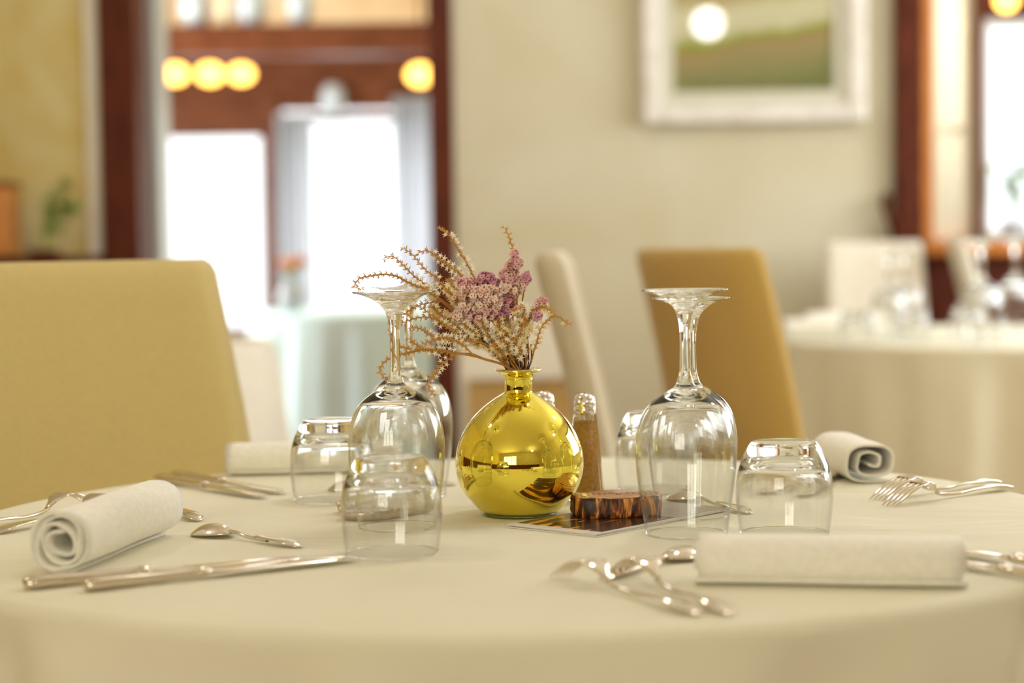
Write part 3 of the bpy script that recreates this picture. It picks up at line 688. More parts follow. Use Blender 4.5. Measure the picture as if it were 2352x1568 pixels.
def sprig(pts, label, open_from=.35, dy=(0, 0), dens=1.0, root=None, seed=0, r0=.0008, spike=.5, gold=False, group=None, stars=True, side=0):
    """pts run from the tip to the vase mouth; the tip third carries closed bracts, the rest open stars."""
    random.seed(seed); n = len(pts)
    P = [zp(x, y, dy[0] + (dy[1]-dy[0]) * i/(n-1)) for i, (x, y) in enumerate(pts)]
    if root is not None: P.append(root)
    path = smoothpath(P, 6); m = len(path)
    t = tag(empty('dried_sprig', path[-1]), label, 'dried flower', group)
    o = t.location.copy(); path = [p - o for p in path]
    MB().tube(path, [.00032 + (r0 - .00032) * min(1, i/m*1.4) for i in range(m)], 6).build('stem', M['stem'], t)
    br = MB(); stn = MB()
    L = [0]
    for i in range(1, m): L.append(L[-1] + (path[i]-path[i-1]).length)
    flen = L[-1] * spike; s = 0.0; k = 0
    while s < flen:
        i = max(j for j in range(m) if L[j] <= s); i = min(i, m-2)
        u = (s - L[i]) / max(1e-6, L[i+1]-L[i]); c = path[i].lerp(path[i+1], u)
        d = (path[i] - path[i+1]).normalized()
        ax = Vector((0, -1, 0)); sd = d.cross(ax).normalized()
        sg = (1 if k % 2 else -1) if side == 0 else side * (1 if random.random() < .8 else -.6)
        out = (d*.8 + sd*sg*.9 + Vector((0, random.uniform(-.7, .5), 0)) ).normalized()
        spear(br, c, out, random.uniform(.0036, .0052), .0007); spear(br, c + d*.0008, (out + d*.9).normalized(), random.uniform(.0030, .0044), .0006)
        frac = s / flen
        if stars and frac > open_from and random.random() < .8:
            star(stn, c + out*.0042, (out*.6 + Vector((0, -1, .1))*.8).normalized(), random.uniform(.0029, .0040), 5)
        elif frac < open_from and random.random() < .7:
            spear(br, c + out*.0018, (out + Vector((random.uniform(-.5, .5), random.uniform(-.5, .5), random.uniform(-.5, .5)))).normalized(), .0036, .0005)
        s += random.uniform(.0020, .0030) / dens; k += 1
    br.build('bracts', M['bract'], t, smooth=False)
    if stn.v: stn.build('star_blossoms', M['goldpetal' if gold else 'starpetal'], t, smooth=False)
    return t
def mouth(k, n=24):
    a = 2*PI*k/n; r = .0075 + .001*math.sin(k*3.3); return VT + Vector((math.cos(a)*r, math.sin(a)*r, -.003))
G = 'dried cream sprigs in the vase'
sprig([(182,612),(128,588),(170,522),(260,500),(370,485),(480,498),(570,545),(650,580),(740,612),(830,680),(960,770),(1120,900),(1330,1120),(1440,1240)], 'longest arching dried sprig, its drooping tip above the left wine glass foot', .62, (-.03, 0), root=mouth(13), seed=1, r0=.0013, spike=.50)
sprig([(395,345),(450,328),(510,370),(570,430),(640,500),(720,560),(775,608),(850,700),(980,800),(1180,960),(1380,1160),(1455,1245)], 'dried sprig with hooked tip, second above the left wine glass foot', .55, (-.01, 0), root=mouth(12), seed=2, spike=.42)
sprig([(555,265),(620,310),(680,380),(740,450),(810,500),(880,570),(950,645),(1060,780),(1250,980),(1400,1180),(1460,1250)], 'dried sprig with a straight pointed tip against the bright window', .5, (.01, 0), root=mouth(11), seed=3, spike=.5)
sprig([(680,300),(740,280),(800,310),(870,360),(950,420),(1010,460),(1060,520),(1180,700),(1380,1000),(1470,1240)], 'star flowered dried sprig crossing the dark door post at its tip', .25, (.0, 0), root=mouth(10), seed=4, spike=.42)
sprig([(865,105),(930,140),(980,210),(1040,310),(1100,410),(1160,530),(1260,760),(1420,1050),(1500,1245)], 'tall star flowered dried sprig rising over the pink blossoms', .12, (.01, 0), root=mouth(9), seed=5, spike=.52, side=1)
sprig([(1420,90),(1450,150),(1470,220),(1495,290),(1510,480),(1525,800),(1535,1245)], 'topmost dried sprig tip standing above the pink spire', .9, (.005, 0), root=mouth(6), seed=6, spike=.19, stars=False)
sprig([(550,835),(620,780),(700,745),(780,728),(870,708),(960,770),(1150,920),(1350,1130),(1450,1245)], 'dried sprig ending beside the left wine glass stem, uppermost of the low ones', .6, (-.015, 0), root=mouth(14), seed=7, spike=.30)
sprig([(540,900),(620,870),(720,850),(800,860),(880,872),(970,872),(1120,950),(1330,1130),(1440,1250)], 'dried sprig reaching level from the pink blossoms to the left glass stem', .6, (-.02, 0), root=mouth(13), seed=8, spike=.45)
sprig([(718,780),(790,835),(870,900),(940,940),(1010,990),(1050,1030),(1180,1060),(1300,1130),(1430,1250)], 'dried sprig with white stars below the pink blossoms, left side', .3, (-.02, -.005), root=mouth(15), seed=9, spike=.6)
sprig([(620,940),(700,950),(760,990),(840,1030),(920,1042),(1040,1047),(1130,1062),(1240,1077),(1330,1150),(1400,1240)], 'dense dried sprig pointing left at mid height of the bouquet', .3, (-.03, -.008), root=mouth(14), seed=10, spike=.58, dens=1.4)
sprig([(710,1085),(800,1052),(880,1032),(960,1042),(1060,1092),(1150,1175),(1260,1215),(1400,1258)], 'short dried sprig forking from the lowest long stem', .3, (-.035, -.01), root=mouth(15), seed=11, spike=.5)
sprig([(600,1040),(650,1082),(700,1120),(790,1142),(900,1150),(1010,1168),(1130,1175),(1250,1215),(1395,1260)], 'low dried sprig with upturned tip over the rear left wine glass', .6, (-.03, -.01), root=mouth(16), seed=12, spike=.35, dens=1.3)
sprig([(412,1395),(355,1340),(350,1290),(390,1232),(450,1198),(530,1170),(620,1150),(720,1132),(830,1136),(920,1150),(1010,1164),(1130,1170),(1240,1210),(1395,1256)], 'lowest long dried sprig with its curled tip left of the glass stem', .55, (-.05, -.01), root=mouth(17), seed=13, spike=.62, r0=.0011)
sprig([(802,1512),(762,1450),(765,1395),(820,1330),(870,1262),(940,1210),(1015,1168),(1130,1180),(1250,1218),(1395,1260)], 'drooping dried sprig hanging down before the rear wine glass bowl', .35, (-.04, -.01), root=mouth(16), seed=14, spike=.45)
sprig([(1958,908),(1900,862),(1840,842),(1785,880),(1742,922),(1712,985),(1690,1070),(1665,1150),(1640,1245)], 'dried sprig arching out at the right side of the bouquet', .1, (-.01, 0), root=mouth(1), seed=15, spike=.75, gold=True)
sprig([(1822,800),(1765,772),(1690,785),(1640,850),(1612,1000),(1622,1150),(1600,1250)], 'gold flowered dried sprig bending right beneath the pink tuft', .1, (-.012, 0), root=mouth(23), seed=16, spike=.6, gold=True, dens=1.3)
sprig([(430,720),(420,800),(430,900),(442,980),(520,1100),(700,1128),(1000,1160),(1250,1212),(1395,1258)], 'fine dried sprig seen just left of the front glass stem', .2, (-.02, -.01), root=mouth(18), seed=17, spike=.35, stars=False)
# filler: gold and cream sprigs of the centre
random.seed(50)
fill = [(1090,930),(1180,1030),(1250,960),(1300,1040),(1370,900),(1420,980),(1450,860),(1500,950),(1540,820),(1590,780),(1600,900),(1350,1100),(1430,1080),(1520,1050),(1580,1040),(1640,820),(820,790),(880,820),(1230,900),(1400,840),(1480,1110),(1560,1140),(1330,1000),(930,620),(960,560)]
for k, (fx, fy) in enumerate(fill):
    bx = 1470 + (fx - 1400) * .12
    mx, my = (fx*.45 + bx*.55), (fy*.45 + 1250*.55)
    sprig([(fx + random.uniform(-40, -5), fy - random.uniform(10, 40)), (fx, fy), (fx*.75+mx*.25 + random.uniform(-10, 10), fy*.75+my*.25), (mx, my), (bx, 1245)],
          'short gold flowered sprig filling the middle of the bouquet', .05, (random.uniform(-.03, .008), 0), root=mouth(k*5 % 24), seed=100+k, spike=.62, gold=(k % 3 != 0), dens=1.9, group='short gold sprigs in the middle of the bouquet', r0=.0006)
# pink statice
def statice(blobs, label, mname, seed, dy=(-.012, .0), n=40, stempts=None, root=None):
    random.seed(seed)
    cx_ = sum(b[0] for b in blobs)/len(blobs); cy_ = sum(b[1] for b in blobs)/len(blobs)
    base = root; t = tag(empty('statice_sprig', base), label, 'dried flower', 'pink statice in the vase')
    fl = MB(); st = MB(); ca = MB(); ey = MB()
    fork = zp(cx_*.55 + 1480*.45, cy_*.45 + 1230*.55, dy[1]*.3)
    top = zp(cx_, cy_, dy[1])
    main = smoothpath([base, fork, top], 8)
    st.tube([p - base for p in main], .0008, 6)
    tot = sum(b[2]*b[3] for b in blobs)
    for (bx, by, rx, ry) in blobs:
        c0 = zp(bx, by, (dy[0]+dy[1])/2)
        st.tube([main[len(main)*2//3] - base, c0 - base], .0005, 5)
        rx, ry = rx*1.12, ry*1.12; k = max(9, int(1.25 * n * rx*ry/tot))
        for q in range(k):
            a = random.uniform(0, 2*PI); rr = math.sqrt(random.random()); dep = random.uniform(dy[0], dy[1])
            sx = bx + math.cos(a)*rr*rx; sy = by + math.sin(a)*rr*ry
            dep = dy[1] + (dy[0]-dy[1]) * math.sqrt(max(0, 1-rr*rr)) * random.uniform(.3, 1)
            p = zp(sx, sy, dep + random.uniform(-.004, .004))
            dirn = Vector((math.cos(a)*rr*.9 + random.uniform(-.3, .3), -1.0*(1.2-rr) + random.uniform(-.3, .2), -math.sin(a)*rr*.9 + random.uniform(-.2, .5))).normalized()
            r = random.uniform(.0022, .0031)
            cup(fl, p - base, dirn, r)
            ey.ball(p - base - dirn*r*.12, r*.17, 1, 6, 4)
            spear(ca, p - base - dirn*r*2.2, dirn, r*1.9, r*.3)
            if q % 3 == 0: st.tube([c0 - base + (p - c0)*.2, p - base - dirn*r*1.8], .0003, 4)
    fl.build('pink_blossoms', M[mname], t); st.build('stem', M['stem'], t); ca.build('calyxes', M['bract'], t, smooth=False); ey.build('blossom_centres', M['darkstem'], t)
    return t
statice([(1090,580,80,65),(1050,560,50,40)], 'mauve pink statice cluster at the upper left of the bouquet', 'pinkpetal', 31, n=60, root=mouth(10))
statice([(1250,520,85,52),(1320,560,50,45)], 'darkest mauve statice cluster between the tall sprig and spire', 'mauve', 32, dy=(-.008, .004), n=62, root=mouth(8))
statice([(1020,680,65,70),(1110,650,80,75),(1060,760,85,80),(1030,850,70,45)], 'pale pink statice cluster at the left edge, beside the door post', 'palepink', 33, dy=(-.022, -.004), n=110, root=mouth(14))
statice([(1220,650,90,75),(1300,640,70,60),(1330,730,80,65),(1200,760,80,70)], 'broad pale pink statice cluster at the centre of the bouquet', 'palepink', 34, dy=(-.022, -.003), n=120, root=mouth(19))
statice([(1200,850,75,60),(1290,820,70,50),(1140,840,60,50)], 'pink statice cluster low at the centre, over the gold sprigs', 'pinkpetal', 35, dy=(-.02, -.003), n=75, root=mouth(18))
statice([(1400,780,90,70),(1380,840,70,50),(1450,690,60,50),(1510,790,40,50)], 'mauve statice cluster deep in the middle of the bouquet', 'mauve', 36, dy=(-.01, .006), n=95, root=mouth(5))
statice([(1500,320,34,42),(1490,400,62,45),(1450,480,75,55),(1530,380,40,40),(1480,530,90,40)], 'tall pink statice spire at the top right of the bouquet', 'pinkpetal', 37, dy=(-.012, .004), n=120, root=mouth(4))
statice([(1510,610,75,50),(1430,600,60,50),(1560,580,40,40)], 'pale pink statice cluster beneath the spire', 'palepink', 38, dy=(-.014, .002), n=62, root=mouth(3))
statice([(1600,520,38,50)], 'small mauve statice tuft at the right of the spire', 'mauve', 39, n=24, root=mouth(2))
statice([(1735,720,48,38),(1700,745,30,22)], 'small pink statice tuft out at the right, above the bending sprig', 'pinkpetal', 40, n=26, root=mouth(1))
statice([(1690,830,40,48)], 'small mauve statice tuft at the right, lower of the two', 'mauve', 41, n=24, root=mouth(0))
# bare dark stems at the vase mouth
random.seed(60)
for k in range(14):
    tx = 1310 + k * 25 + random.uniform(-8, 8); ty = random.uniform(960, 1120); q = 1405 + k*18
    P = [zp(tx, ty, random.uniform(-.01, .01)), zp((tx+q)/2 + random.uniform(-8, 8), (ty+1250)/2, 0), zp(q, 1240, -.006 + .012*(k % 3)/2)]
    root = Vector((VT.x + (P[-1].x - VT.x)*.45, VT.y + .003*((k % 3)-1), VT.z - .012)); P.append(root)
    o = MB().tube([p - root for p in smoothpath(P, 5)], .0007, 6).build('bare_stem', M['darkstem'], loc=root)
    tag(o, 'thin dark bare stem rising out of the vase mouth', 'dried flower', 'bare stems in the vase mouth')
P = [zp(1220,1025,-.01), zp(1250,1075,-.01), zp(1330,1150,-.006), zp(1400,1235,-.003)]
root = VT + Vector((-.008, -.002, -.006)); P.append(root)
tag(MB().tube([p - root for p in smoothpath(P, 5)], .0012, 6).build('bare_stem', M['darkstem'], loc=root), 'thick dark bare stem leaning left out of the vase mouth', 'dried flower')

# ------------------------------------------------------------------ cutlery
def sec(x, z, w, t, nx=0.0, n=12, cup_=0.0):
    out = []
    for k in range(n):
        g = 2*PI*k/n; yy = math.cos(g)*w; zz = math.sin(g)*t
        out.append((x - nx*zz, yy, z + zz + cup_ * (yy/w if w else 0)**2))
    return out
def prof_loft(mb, rows, n=12):
    """rows: (x, z, half width, half thickness, cup)"""
    rings = []
    sm = smoothpath([(r[0], r[1], r[2]) for r in rows], 4); sm2 = smoothpath([(r[3], r[4] if len(r) > 4 else 0, 0) for r in rows], 4)
    for a, b in zip(sm, sm2): rings.append(sec(a.x, a.y, max(a.z, .0002), max(b.x, .0002), 0, n, b.y))
    mb.loft(rings)
HANDLE = lambda L, x0: [(x0, .0065, .0024, .0016), (x0+.012, .0040, .0020, .0017), (x0+.035, .0034, .0026, .0015), (L-.055, .0054, .0038, .0014), (L-.028, .0056, .0075, .0013), (L-.012, .0040, .0082, .0012), (L-.003, .0022, .0050, .0011), (L, .0014, .0016, .0009)]
def make_fork(L=.19):
    t = empty('fork'); hd = MB()
    arch = lambda x: .0008 + .0180 * math.sin(min(1, x/.062) * PI * .62) ** 1.0
    for k in range(4):
        y = (k - 1.5) * .0060
        pts = []; 
        rows = [(x, arch(x), .0005 + .0011 * min(1, x/.012), .0006 + .0005*min(1, x/.012)) for x in (0, .004, .012, .022, .034, .044)]
        rings = []
        for (x, z, w_, t_) in rows:
            yy = y * (.86 + .14 * x/.044)
            rings.append([(a, b + yy, c) for a, b, c in sec(x, z, w_, t_, 0, 8)])
        hd.loft(rings)
    prof_loft(hd, [(.041, arch(.042), .0106, .0011), (.048, arch(.048), .0108, .0013), (.056, .0165, .0095, .0014), (.063, .0125, .0050, .0015), (.070, .0075, .0028, .0017)])
    hd.build('tines', M['silver'], t)
    mb = MB(); prof_loft(mb, HANDLE(L, .069)); mb.build('handle', M['silver'], t)
    return t
def make_spoon(L=.19, s=1.0):
    t = empty('spoon'); b = MB()
    # upturned bowl: thin domed shell resting on its rim
    nu, nv = 20, 28; vs = []; fs = []; BL = .052*s; BW = .0175*s
    for side, off in ((0, 0), (1, -.0011)):
        for i in range(nu + 1):
            rr = i/nu
            for k in range(nv):
                g = 2*PI*k/nv; u = math.cos(g)*rr; v = math.sin(g)*rr
                wv = BW * (1 - .18*u)
                z = .0012 + .0105*s * (1 - rr**2.2) + .0022*s*(u+1)*rr*.9 + off
                vs.append((BL/2 + u*BL/2, v*wv, max(z, .0002)))
    N = (nu+1)*nv
    for i in range(nu):
        for k in range(nv):
            k2 = (k+1) % nv
            fs.append((i*nv+k, (i+1)*nv+k, (i+1)*nv+k2, i*nv+k2)); fs.append((N+i*nv+k2, N+(i+1)*nv+k2, N+(i+1)*nv+k, N+i*nv+k))
    for k in range(nv):
        k2 = (k+1) % nv; fs.append((nu*nv+k, N+nu*nv+k, N+nu*nv+k2, nu*nv+k2))
    b.add(vs, fs); b.build('bowl', M['silver'], t)
    mb = MB(); prof_loft(mb, [(BL-.005, .0055*s, .0035, .0012), (BL+.002, .0066*s, .0026, .0016)] + [(r[0], r[1]*.8, r[2], r[3]) for r in HANDLE(L, BL+.012)]); mb.build('handle', M['silver'], t)
    return t
def make_knife(L=.225):
    t = empty('knife'); hl = .095
    mb = MB(); bl = L - hl
    rows = [(0, .0036, .0012, .0005), (.004, .0036, .0055, .0006), (.014, .0037, .0088, .0007), (.040, .0040, .0098, .0009), (bl*.8, .0046, .0090, .0010), (bl-.008, .0050, .0075, .0014), (bl, .0052, .0050, .0030)]
    prof_loft(mb, rows); mb.build('blade', M['silver'], t)
    hb = MB(); prof_loft(hb, [(bl-.001, .0052, .0050, .0034), (bl+.004, .0054, .0062, .0040), (bl+.012, .0050, .0050, .0036), (bl+.04, .0050, .0056, .0040), (bl+.075, .0056, .0078, .0050), (bl+.088, .0054, .0085, .0050), (bl+.094, .0050, .0060, .0042), (bl+.0955, .005, .002, .002)], 16)
    hb.build('handle', M['silver'], t)
    return t
protos = {}
def cutlery(kind, tip, end, label, group, L=None):
    """tip and end are table points (x, y); the piece points its working end at tip"""
    d = Vector((end[0]-tip[0], end[1]-tip[1])); ang = math.atan2(d.y, d.x); L = L or round(d.length, 3)
    key = (kind, L)
    if key not in protos:
        o = {'fork': make_fork, 'spoon': make_spoon, 'knife': make_knife}[kind](L) if kind != 'spoon' else make_spoon(L, .9 if L < .15 else 1)
        protos[key] = o
    else: o = copy_tree(protos[key])
    o.location = (tip[0], tip[1], .75 + EPS); o.rotation_euler = (0, 0, ang)
    return tag(o, label, kind, group)
def seg(a, b, L):   # keep start a, direction to b, length L
    d = Vector((b[0]-a[0], b[1]-a[1])).normalized(); return (a[0]+d.x*L, a[1]+d.y*L)
# front left setting
a = ongr(700, 1290); cutlery('knife', a, seg(a, ongr(52, 1356), .225), 'table knife at the front left, the one touching the rolled napkin', 'table knives', .225)
a = ongr(818, 1289); cutlery('knife', a, seg(a, ongr(190, 1360), .225), 'table knife at the front left, outer one ending at the front tumbler', 'table knives', .225)
a = ongr(452, 1226); cutlery('spoon', a, seg(a, ongr(695, 1260), .135), 'dessert spoon lying face down between left napkin and front tumbler', 'spoons', .135)
cutlery('fork', (-.37, 1.875), seg((-.37, 1.875), (-.452, 1.722), .185), 'fork behind the front left napkin, handle reaching the left picture edge', 'forks', .185)
cutlery('fork', (-.405, 1.888), seg((-.405, 1.888), (-.487, 1.735), .185), 'outer fork behind the front left napkin, at the picture edge', 'forks', .185)
e = ongr(456, 1199); cutlery('fork', seg(e, ongr(330, 1154), .15), e, 'small dessert fork whose handle shows beyond the left napkin', 'forks', .15)
# front right setting
a = ongr(1285, 1325); cutlery('fork', a, seg(a, ongr(1590, 1412), .185), 'fork at the front, left one of the pair beside the long napkin', 'forks', .185)
a = ongr(1420, 1318); cutlery('fork', a, seg(a, ongr(1698, 1424), .185), 'fork at the front, right one of the pair beside the long napkin', 'forks', .185)
a = ongr(1604, 1276); cutlery('spoon', a, seg(a, ongr(1490, 1306), .135), 'dessert spoon touching the left end of the long napkin', 'spoons', .135)
a = (.305, 1.590); cutlery('knife', a, seg(a, (.403, 1.450), .225), 'table knife right of the long napkin, the farther one', 'table knives', .225)
a = (.285, 1.545); cutlery('knife', a, seg(a, (.383, 1.405), .225), 'table knife right of the long napkin, the nearer one', 'table knives', .225)
# rear right setting
a = ongr(2012, 1150); cutlery('fork', a, seg(a, ongr(2325, 1108), .185), 'fork at the right, rear one of the pair before the open napkin roll', 'forks', .185)
a = ongr(2042, 1164); cutlery('fork', a, seg(a, ongr(2338, 1121), .185), 'fork at the right, nearer one of the pair before the open napkin roll', 'forks', .185)
cutlery('knife', (.245, 1.905), seg((.245, 1.905), (.325, 2.10), .205), 'table knife behind the right tumbler, inner one', 'table knives', .205)
cutlery('knife', (.278, 1.880), seg((.278, 1.880), (.352, 2.08), .205), 'table knife behind the right tumbler, outer one beside the open roll', 'table knives', .205)
cutlery('spoon', (.155, 1.895), seg((.155, 1.895), (.214, 1.775), .135), 'dessert spoon behind the right wine glasses', 'spoons', .135)
# rear left setting
b = ongr(362, 1107); a = ongr(610, 1147); cutlery('knife', seg(b, a, .205), b, 'table knife at the rear left, the nearer of two', 'table knives', .205)
b = (-.368, 2.112); a = ongr(640, 1135); cutlery('knife', seg(b, a, .205), b, 'table knife at the rear left, the farther of two', 'table knives', .205)
cutlery('spoon', (-.19, 1.985), seg((-.19, 1.985), (-.06, 2.02), .135), 'dessert spoon seen through the rear left tumbler', 'spoons', .135)

# ------------------------------------------------------------------ rolled napkins
def napkin(p0, p1, rx, rz, turns, th, gap, label, seed, sq=2.0, rot=0.0, tight=1.0, core=.0):
    """spiral of cloth from p0 (end facing us) to p1, half width rx, half height rz"""
    random.seed(seed); d = Vector((p1[0]-p0[0], p1[1]-p0[1])); L = d.length
    t = empty('rolled_napkin', (p0[0], p0[1], .75 + EPS), math.atan2(d.y, d.x)); tag(t, label, 'napkin', 'rolled cream napkins')
    n = int(turns * 40); pitch = th + gap; outer = []; inner = []
    for i in range(n + 1):
        a = -PI*.75 + rot + 2*PI*i/40
        k = 1 - (i/40) * pitch / ((rx+rz)/2)
        if i > 40: k -= core * ((i-40)/n)
        for lst, off in ((outer, 0), (inner, th)):
            c, s = math.cos(a), math.sin(a)
            den = (abs(c)**sq + abs(s)**sq) ** (1/sq)
            wob = 1 + (.07 * math.sin(2.3*a + seed) * tight if i > 40 else 0)
            x = (max(rx*k*wob - off, .0004)) * c/den; z = (max(rz*k*wob - off, .0004)) * s/den
            lst.append((x, z))
    loop = outer + inner[::-1]
    zmin = min(z for _, z in loop); M_ = 16; rings = []
    for j in range(M_ + 1):
        u = j/M_; e = 1.0
        wv = .0008*math.sin(u*9+seed)
        ring = []
        for q, (x, z) in enumerate(loop):
            ring.append((u*L + .0025*math.sin(q*.05+seed) * (1-2*u), x*e + wv, (z-zmin)*1.0 if z - zmin < .001 else (z-zmin)*(1-(1-e)*.5)))
        rings.append(ring)
    mb = MB(); n2 = len(loop); vs = [v for r in rings for v in r]; fs = []
    for i in range(M_):
        for k in range(n2):
            k2 = (k+1) % n2; fs.append((i*n2+k, i*n2+k2, (i+1)*n2+k2, (i+1)*n2+k))
    m1 = len(outer)
    for base in (0, M_*n2):
        for i in range(m1 - 1):
            q = (base+i, base+i+1, base+n2-2-i, base+n2-1-i); fs.append(q if base else q[::-1])
    mb.add(vs, fs); o = fixn(mb.build('cloth_roll', M['napkin'], t)); return t
napkin((-.350, 1.500), (-.312, 1.700),   .0262, .0252, 3.6, .0024, .0014, 'rolled napkin at the front left, spiral end facing us', 2, 2.3, .5, 1.4, .12)
a = on(1606, 1335); b = on(2212, 1345)
napkin((a.x, a.y), (b.x, b.y), .026, .0185, 3, .0026, .0008, 'long rolled napkin lying crosswise at the front right', 5, 2.6)
napkin((.365, 1.985), (.352, 2.115), .0315, .0225, 2.2, .0024, .0065, 'rolled napkin at the right with loose open end, behind the forks', 9, 3.0, .2, 1.2, .15)
napkin((-.312, 2.140), (-.125, 2.150), .024, .0185, 3, .0026, .0008, 'rolled napkin at the rear left, partly behind the tumbler', 3, 2.4)
for (px, Y, dx, lb) in [(1795, 4.85, .17, 'blurred rolled napkin at the left edge of the right table'), (1850, 5.25, .2, 'blurred rolled napkin further back on the right table')]:
    x = px2x(px, Y); napkin((x, Y), (x+dx, Y+.02), .03, .026, 2.5, .003, .001, lb, int(px), 2.4)

# ------------------------------------------------------------------ small things at the centre
def shaker(p, label):
    t = tag(empty('salt_shaker', (p[0], p[1], .75 + EPS), .2), label, 'shaker', 'glass shakers beside the vase')
    out = [(.0165, .0), (.0185, .0012), (.0190, .004), (.0118, .080), (.0112, .084), (.0098, .0855)]
    inn = [(.0085, .0855), (.0088, .080), (.0135, .012), (.012, .008), (.0003, .0075)]
    MB().lathe([(.0003, 0)] + out + inn, 10).build('glass_body', M['glass'], t, smooth=False)
    MB().lathe([(.0003, .0078), (.0118, .0082), (.0132, .0122), (.0092, .0770), (.0003, .078)], 20).build('spice_filling', M['spice'], t)
    MB().lathe([(.0098, .0850), (.0102, .0856), (.0104, .0905), (.0098, .0911), (.0104, .0918), (.0104, .0950), (.0100, .0970)] + spline([(.0100, .0970), (.0085, .1010), (.0055, .1035), (.0003, .1045)], 4), 32).build('cap', M['chrome'], t)
    hb = MB()
    for k in range(7):
        a = 2*PI*k/6; r = .0052 if k < 6 else 0; z = .1033 if k < 6 else .1044
        hb.ball((r*math.cos(a), r*math.sin(a), z), .0006, 1, 8, 6)
    hb.build('cap_holes', M['black'], t)
shaker(ongr(1346, 1150), 'glass shaker with golden spice and metal cap right of the vase')
shaker(ongr(1252, 1142), 'glass shaker mostly hidden behind the vase, only its cap edge showing')

# small heart-shaped pewter dish
c = on(868, 1183)
t = tag(empty('heart_dish', (c.x, c.y, .75 + EPS), .15), 'small heart-shaped pewter dish seen through the left glasses', 'dish')
def heart(s, z):
    out = []
    for k in range(64):
        a = 2*PI*k/64; x = 16*math.sin(a)**3; y = 13*math.cos(a)-5*math.cos(2*a)-2*math.cos(3*a)-math.cos(4*a)
        out.append((-y*s*1.15, x*s, z))
    return out
S = .0027
MB().loft([heart(S*.88, 0), heart(S*.97, .003), heart(S, .0095), heart(S*.955, .0098), heart(S*.93, .0040), heart(S*.6, .0025), heart(S*.01, .0024)]).build('bowl', M['pewter'], t)
rb = MB(); hp = heart(S*.985, .0095)
for k in range(0, 64): rb.ball(hp[k], .0015, 1, 8, 5)
rb.build('beaded_rim', M['pewter'], t)

# leaflets
L0 = on(1187, 1208); L1 = on(1370, 1234); L2 = on(1662, 1176)
ang = math.atan2(L2.y - L1.y, L2.x - L1.x)
def leaf_mat():
    m = mat('printed_leaflet', (.1, .05, .03), .18); nt = m.node_tree; b = nt.nodes['Principled BSDF']; b.inputs['Specular IOR Level'].default_value = .6
    tc = nt.nodes.new('ShaderNodeTexCoord'); mp = nt.nodes.new('ShaderNodeMapping'); mp.inputs['Scale'].default_value = (14, 60, 1); mp.inputs['Rotation'].default_value = (0, 0, .25)
    nt.links.new(tc.outputs['Object'], mp.inputs[0]); n = nt.nodes.new('ShaderNodeTexNoise'); n.inputs['Scale'].default_value = 1.0; n.inputs['Detail'].default_value = 5; n.inputs['Distortion'].default_value = 1.2
    nt.links.new(mp.outputs[0], n.inputs[0]); r = nt.nodes.new('ShaderNodeValToRGB'); cr = r.color_ramp
    cr.elements[0].position = .50; cr.elements[0].color = (.05, .022, .012, 1); cr.elements[1].position = .68; cr.elements[1].color = (.90, .55, .12, 1)
    e = cr.elements.new(.56); e.color = (.16, .06, .02, 1); e = cr.elements.new(.60); e.color = (.78, .36, .04, 1)
    nt.links.new(n.outputs[0], r.inputs[0]); nt.links.new(r.outputs[0], b.inputs['Base Color']); return m
W_, L_ = .100, .198
def leaflet(z, dx, dy, dr, label, top):
    t = tag(empty('leaflet', (L1.x + dx, L1.y + dy, .75 + z), ang + dr), label, 'leaflet', 'leaflets beneath the wood slice')
    MB().box(0, L_, 0, W_, 0, .0008).build('sheet', M['paper'], t, smooth=False)
    if top:
        MB().box(.011, .118, .003, W_ - .002, .0008, .0011).build('cover_picture', leaf_mat(), t, smooth=False)
        MB().box(.118, L_ - .001, .001, W_ - .001, .0008, .0011).build('grey_panel', mat('grey_print', (.42, .38, .36), .2), t, smooth=False)
        # pale looping letters on the grey panel
        for k, (ux, uy) in enumerate([(.135, .035), (.148, .050), (.158, .066), (.14, .075)]):
            pts = [(ux + .006*math.cos(a*.5), uy + .005*math.sin(a*.5), .0013) for a in range(0, 13)]
            MB().tube(pts, .0003, 5).build('pale_lettering', M['paper'], t)
leaflet(EPS, .001, -.001, .02, 'lowest leaflet of the small stack under the wood slice', False)
leaflet(EPS + .0010, -.001, .001, -.015, 'middle leaflet of the small stack under the wood slice', False)
leaflet(EPS + .0020, 0, 0, 0, 'top leaflet with dark and orange cover picture under the wood slice', True)

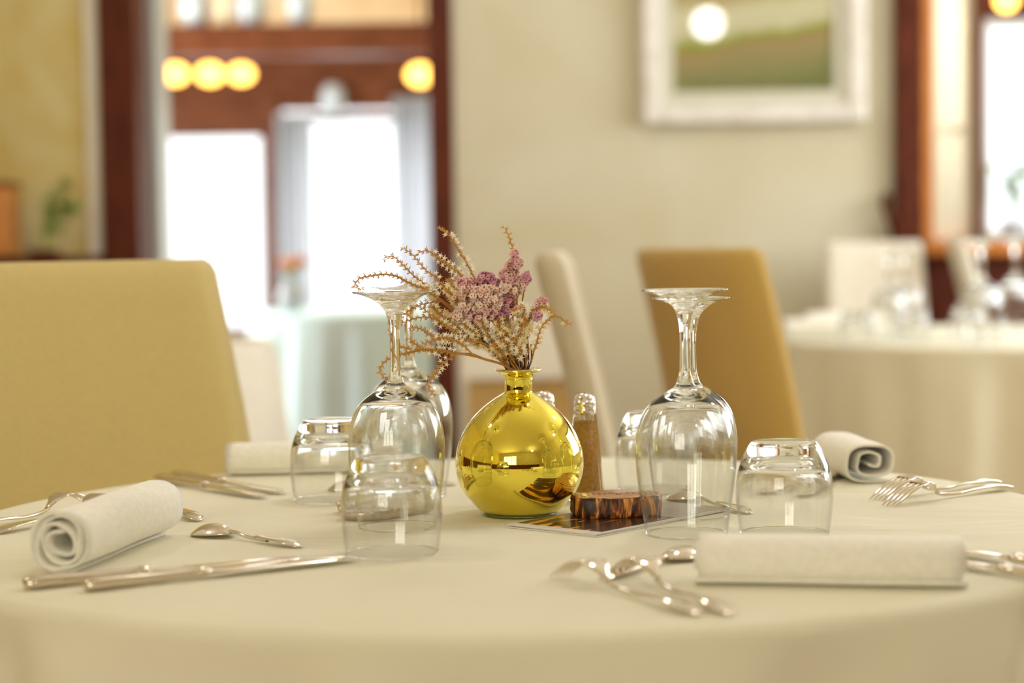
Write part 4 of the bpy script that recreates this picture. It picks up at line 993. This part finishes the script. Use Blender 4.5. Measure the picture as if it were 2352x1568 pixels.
# wood slice with bark
c = on(1416, 1179, .754)
t = tag(empty('wood_slice', (c.x, c.y, .75 + .0034), .1), 'small thick slice of wood with dark orange bark on the leaflets', 'wood slice')
random.seed(12)
def blob(s, z, wob=0):
    out = []
    for k in range(96):
        a = 2*PI*k/96
        cx_, sy_ = math.cos(a), math.sin(a); den = (abs(cx_)**3 + abs(sy_)**3) ** (1/3)
        rx = .0405 + .0012*math.sin(3*a+1) + .0008*math.sin(7*a) ; ry = .028 + .002*math.sin(2*a+.4)
        j = wob * (math.sin(23*a + z*300) + .7*math.sin(41*a + 2) + .5*math.sin(67*a - z*200)) * .00045
        out.append(((rx*s + j) * cx_/den, (ry*s + j) * sy_/den, z + .0006*math.sin(5*a)*(1 if z > .001 else 0)))
    return out
def bark_mat():
    m = noise_mat('bark', (.035, .010, .004), (.90, .38, .07), 1, .35, 5, .001, 4, (130, 130, 30), c3=(.22, .06, .01), lo=.42, hi=.62, dist=1.0, spec=.5); return m
MB().loft([blob(.95, 0, 0), blob(.985, .0012, 1), blob(1.0, .004, 1), blob(1.0, .009, 1), blob(.99, .014, 1), blob(.975, .0178, 1)]).build('bark', bark_mat(), t)
def ring_mat():
    m = mat('cut_wood', (.4, .2, .06), .3); nt = m.node_tree; b = nt.nodes['Principled BSDF']
    tc = nt.nodes.new('ShaderNodeTexCoord'); wv = nt.nodes.new('ShaderNodeTexWave'); wv.wave_type = 'RINGS'; wv.rings_direction = 'Z'; wv.inputs['Scale'].default_value = 60; wv.inputs['Distortion'].default_value = 3; wv.inputs['Detail'].default_value = 3
    nt.links.new(tc.outputs['Object'], wv.inputs[0]); r = nt.nodes.new('ShaderNodeValToRGB'); r.color_ramp.elements[0].color = (.36, .16, .06, 1); r.color_ramp.elements[1].color = (.66, .40, .18, 1)
    nt.links.new(wv.outputs[0], r.inputs[0]); nt.links.new(r.outputs[0], b.inputs['Base Color']); return m
MB().loft([blob(.972, .0178, 0), blob(.955, .0186, 0), blob(.01, .0186, 0)]).build('cut_face', ring_mat(), t)

# second shaker stays hidden; small crumbs and shadows are left to the light
